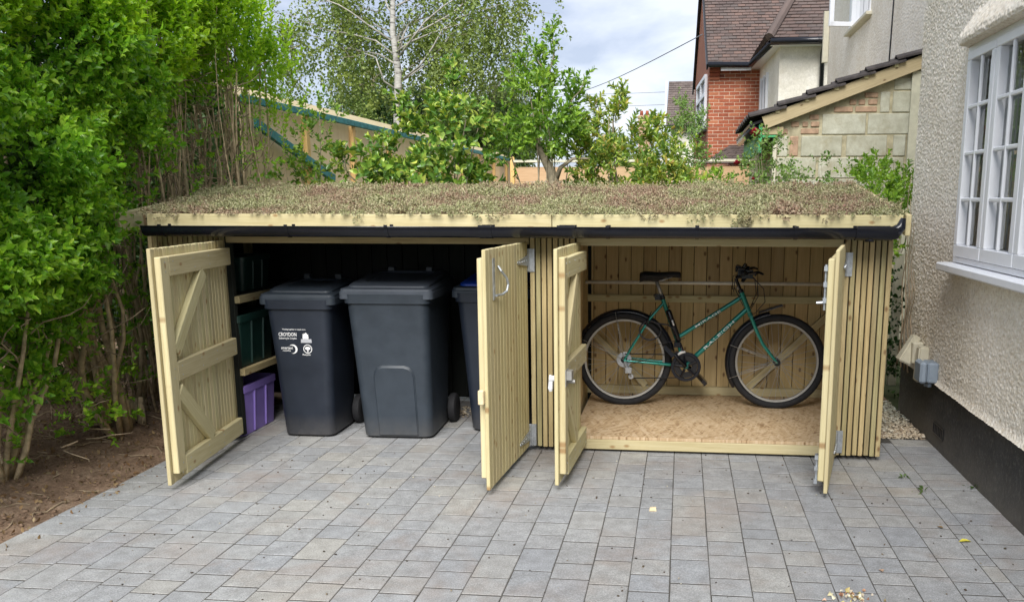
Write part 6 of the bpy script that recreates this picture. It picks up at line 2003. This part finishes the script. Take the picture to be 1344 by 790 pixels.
shrub("fence_sapling", 'thin sapling with sparse leaves in front of the teal brace', 'sapling', (-3.62, 8.3, 0),
      [((-3.52, 8.25, 1.95), (.20, .15, .30), 46), ((-3.72, 8.3, 1.75), (.18, .15, .2), 30), ((-3.38, 8.2, 2.30), (.16, .12, .12), 20)], [sprig_tpl(.13, 4, .058, .028, 50, True, rnd) for _ in range(4)], 'medlar', (.7, 1.1), 5, .008, 3, -.3, .4, 'bark2')

# ---- trees beyond the fences
def tree(name, label, base, trunk, limbs, crown_mat, bark_m, sprig, droop, spread, per, size, r0, seed, subs=4):
    t = thing(name, label, 'tree', base, 'trees beyond the fence')
    tp_ = trunk
    tube("trunk", tp_, [r0 * (1 - .8 * i / (len(tp_) - 1)) for i in range(len(tp_))], bark_m, t, 10)
    rg_ = random.Random(seed)
    Ps, Ds = [], []
    tw_ = MB()
    for (a, b_) in limbs:
        pts = wander(a, b_, 7, .22, -.25)
        rl = r0 * (.26 if bark_m != 'birch' else .17)
        tube("limb", pts, [rl * (1 - .13 * i) for i in range(7)], 'birchlimb' if bark_m == 'birch' else bark_m, t, 6)
        for k in range(subs):
            q = rg_.uniform(.35, 1.0); p = Vector(pts[0]).lerp(Vector(pts[-1]), q)
            e_ = p + Vector((rg_.gauss(0, spread), rg_.gauss(0, spread), rg_.gauss(.15 * spread, .55 * spread)))
            sb = wander(p, e_, 5, .10, -.1)
            tw_.tube(sb, [rl * .35, rl * .28, rl * .2, rl * .14, rl * .08], 4)
            for j in range(per):
                u = rg_.uniform(.2, 1.05); c = p.lerp(e_, u)
                hang = rg_.random() ** 1.3 * droop
                Ps.append((c.x + rg_.gauss(0, spread * .20), c.y + rg_.gauss(0, spread * .20), c.z - hang + rg_.gauss(0, spread * .10)))
                Ds.append((rg_.gauss(0, .5), rg_.gauss(0, .5), (-1.0 if droop > .3 else .5) + rg_.gauss(0, .4)))
    w_ = tw_.build("branchlet", 'bark2', t); w_['kind'] = 'stuff'
    Ps, Ds = np.array(Ps), np.array(Ds)
    foliage("crown", Ps, Ds, rng.uniform(size[0], size[1], len(Ps)), sprig, crown_mat, t)
    return t
bsp = [sprig_tpl(.42, 8, .085, .066, 60, False, rnd, True) for _ in range(5)]
bx, by = -7.12, 22.0
rb_ = random.Random(21)
limbs = []
for k in range(23):
    z0 = rb_.uniform(4.2, 9.0); a = rb_.uniform(0, 6.28); ln = rb_.uniform(1.6, 3.4)
    limbs.append(((bx + .03 * (z0 - 4), by, z0), (bx + math.cos(a) * ln, by + .5 + .8 * abs(math.sin(a)) * ln, z0 + rb_.uniform(.6, 2.0))))
limbs += [((bx + .1, by, 4.4), (bx + 2.7, by - .3, 6.1)), ((bx, by, 4.2), (bx - 1.4, by, 5.0)), ((bx, by, 5.3), (bx - 2.8, by - .2, 6.6)), ((bx + .1, by, 5.0), (bx + 2.9, by, 6.9)), ((bx, by, 5.0), (bx - 3.2, by + .2, 6.1))]
tree("birch_tree", 'silver birch with white trunk and thin hanging foliage behind the plywood fence', (bx, by, 0),
     [(bx - .02, by, 0), (bx - .03, by, 2.0), (bx, by, 3.6), (bx + .05, by, 4.6), (bx - .05, by, 5.6), (bx + .02, by, 7.0), (bx + .10, by, 10.5)], limbs, 'birchleaf', 'birch', bsp, 1.6, .62, 23, (.8, 1.4), .15, 3, 6)
def round_limbs(c, r, nl, seed):
    q = random.Random(seed); L_ = []
    for k in range(nl):
        a = q.uniform(0, 6.28); el = q.uniform(-.3, 1.3)
        L_.append(((c[0], c[1], c[2] - r[2] * .7), (c[0] + math.cos(a) * math.cos(el) * r[0] * q.uniform(.5, 1), c[1] + math.sin(a) * math.cos(el) * r[1] * q.uniform(.5, 1), c[2] + math.sin(el) * r[2] * q.uniform(.5, 1))))
    return L_
dsp = [sprig_tpl(.40, 7, .10, .075, 60, False, rnd, True) for _ in range(4)]
tree("dark_tree", 'dense dark green tree low behind the birch trunk', (-9.9, 28, 0), [(-9.9, 28, 0), (-9.9, 28, 3), (-9.8, 28, 6)],
     round_limbs((-9.9, 28, 4.3), (1.6, 1.4, 1.5), 16, 4), 'darkleaf', 'bark2', dsp, .25, .55, 24, (.7, 1.15), .16, 5, 5)
tree("dark_tree", 'smaller dark evergreen tree showing between birch trunk and fence top', (-7.9, 27, 0), [(-7.9, 27, 0), (-7.9, 27, 3), (-7.8, 27, 5)],
     round_limbs((-7.9, 27, 3.8), (.9, 1.0, 1.2), 11, 8), 'darkleaf', 'bark2', dsp, .25, .5, 20, (.7, 1.1), .13, 6, 5)
wsp = [sprig_tpl(.60, 12, .14, .036, 35, False, rnd, True) for _ in range(4)]
tree("willow_tree", 'feathery grey green willow between the birch and the small tree', (-5.6, 26, 0), [(-5.6, 26, 0), (-5.6, 26, 2.5), (-5.5, 26, 5)],
     round_limbs((-5.75, 26, 3.9), (1.25, 1.1, 1.9), 26, 12), 'willow', 'bark2', wsp, .9, .5, 80, (.7, 1.2), .13, 7, 5)
tree("garden_tree", 'low rounded green trees on the skyline behind the bushes', (-3.0, 42, 0), [(-3.0, 42, 0), (-3.0, 42, 2), (-3.0, 42, 3)],
     round_limbs((-3.0, 42, 2.9), (2.3, 1.4, 1.15), 14, 15), 'birchleaf', 'bark2', dsp, .2, .6, 16, (.7, 1.1), .12, 9, 5)
hw = thing("far_hedge", 'mass of green garden growth seen through the hedge stems', 'hedge', (-7, 10, 0), None, 'stuff')
n = 2600
yq = rng.uniform(8.6, 12.5, n); P = np.stack([-yq * rng.uniform(.50, .86, n), yq, 2.7 * rng.random(n) ** .8], -1)
foliage("foliage", P, rng.normal(0, .6, (n, 3)) + [0, 0, .5], rng.uniform(1.0, 1.9, n), dsp, 'darkleaf', hw)

# ---- weeds and bits on the paving
def weed(label, c, r, k, tpls):
    t = thing("weed", label, 'weed', c, 'weeds in the paving')
    P = np.array(c) + np.stack([rng.normal(0, r, k), rng.normal(0, r, k), np.full(k, .004)], -1)
    foliage("leaf", P, np.stack([rng.normal(0, 1, k), rng.normal(0, 1, k), np.full(k, .5)], -1), rng.uniform(.6, 1.1, k), tpls, 'weed', t)
wl = [leaf_tpl(.034, .016)]
weed('green weed nearest the gravel, in the joint beside the store corner', (1.266, 4.87, 0), .016, 12, wl)
weed('fallen green leaf sprig flat on the paving just below the small weed', (1.285, 4.63, 0), .022, 11, wl)
weed('weed growing at the foot of the black plinth', (1.585, 4.72, 0), .020, 16, wl)
def flat_leaf(name, label, c, ln, w_, yaw, mat, cat, grp=None):
    V, T = leaf_tpl(ln, w_, .2, .1)
    MW = Matrix.Translation(c) @ Matrix.Rotation(yaw, 4, 'Z')
    o = add(name, np_mesh(name, V, T, True), None, mat, MW)
    tag(o, label, cat, grp)
flat_leaf("fallen_leaf", 'single yellow leaf lying on the paving at lower right', (1.275, 3.925, .004), .075, .030, R(-70), 'yellowleaf', 'leaf')
flat_leaf("fallen_leaf", 'small orange brown leaf on the joint just above the yellow leaf', (1.255, 4.09, .004), .035, .022, R(40), 'litter', 'leaf')
flat_leaf("fallen_leaf", 'small rust coloured leaf scrap right of the broken shell pile', (.86, 3.55, .004), .030, .022, R(10), 'oldbrick', 'leaf')
ck = MB(); ck.geo([(-.018, -.012, 0), (.018, -.010, 0), (.016, .012, 0), (-.017, .010, 0), (-.016, -.010, .016), (.015, -.009, .019), (.014, .010, .017), (-.014, .009, .015)],
                  [(0, 3, 2, 1), (4, 5, 6, 7), (0, 1, 5, 4), (1, 2, 6, 5), (2, 3, 7, 6), (3, 0, 4, 7)])
o = ck.build("wood_chip", 'chip'); o.location = (-.120, 4.185, .003); tag(o, 'pale wood chip lying alone in the middle of the paving', 'wood chip')
n = 46
P = np.stack([.690 + rng.normal(0, .040, n), 3.285 + rng.normal(0, .028, n), rng.uniform(.003, .014, n)], -1)
sh = add("shell_bits", scatter_mesh("shell_bits", P, np.stack([rng.normal(0, 1, n), rng.normal(0, 1, n), rng.normal(0, .4, n)], -1), rng.uniform(.4, 1.0, n), [leaf_tpl(.024, .020, .4, .4)]), None,
         leafmat('shell_bits', [(0.75, 0.68, 0.55), (0.45, 0.14, 0.05), (0.80, 0.76, 0.68), (0.60, 0.50, 0.20), (0.30, 0.10, 0.05)], .6, .0))
tag(sh, 'little pile of broken orange and cream scraps at the bottom edge', 'scraps', None, 'stuff')
n = 330
P = np.stack([rng.uniform(-2.6, 1.55, n), 2.9 + 2.3 * rng.random(n), np.full(n, .003)], -1)
sc2 = rng.random(n) ** 3
V0 = pebble_mesh("paving_crumbs", P, .0016, .0060, .5)
cr3 = add("paving_crumbs", V0, None, leafmat('dark_crumbs', [(0.03, 0.025, 0.02), (0.07, 0.05, 0.03), (0.04, 0.03, 0.025), (0.12, 0.08, 0.05), (0.5, 0.46, 0.40)], .9, 0))
tag(cr3, 'dark crumbs of soil and seed scattered over the grey paving', 'crumbs', None, 'stuff')
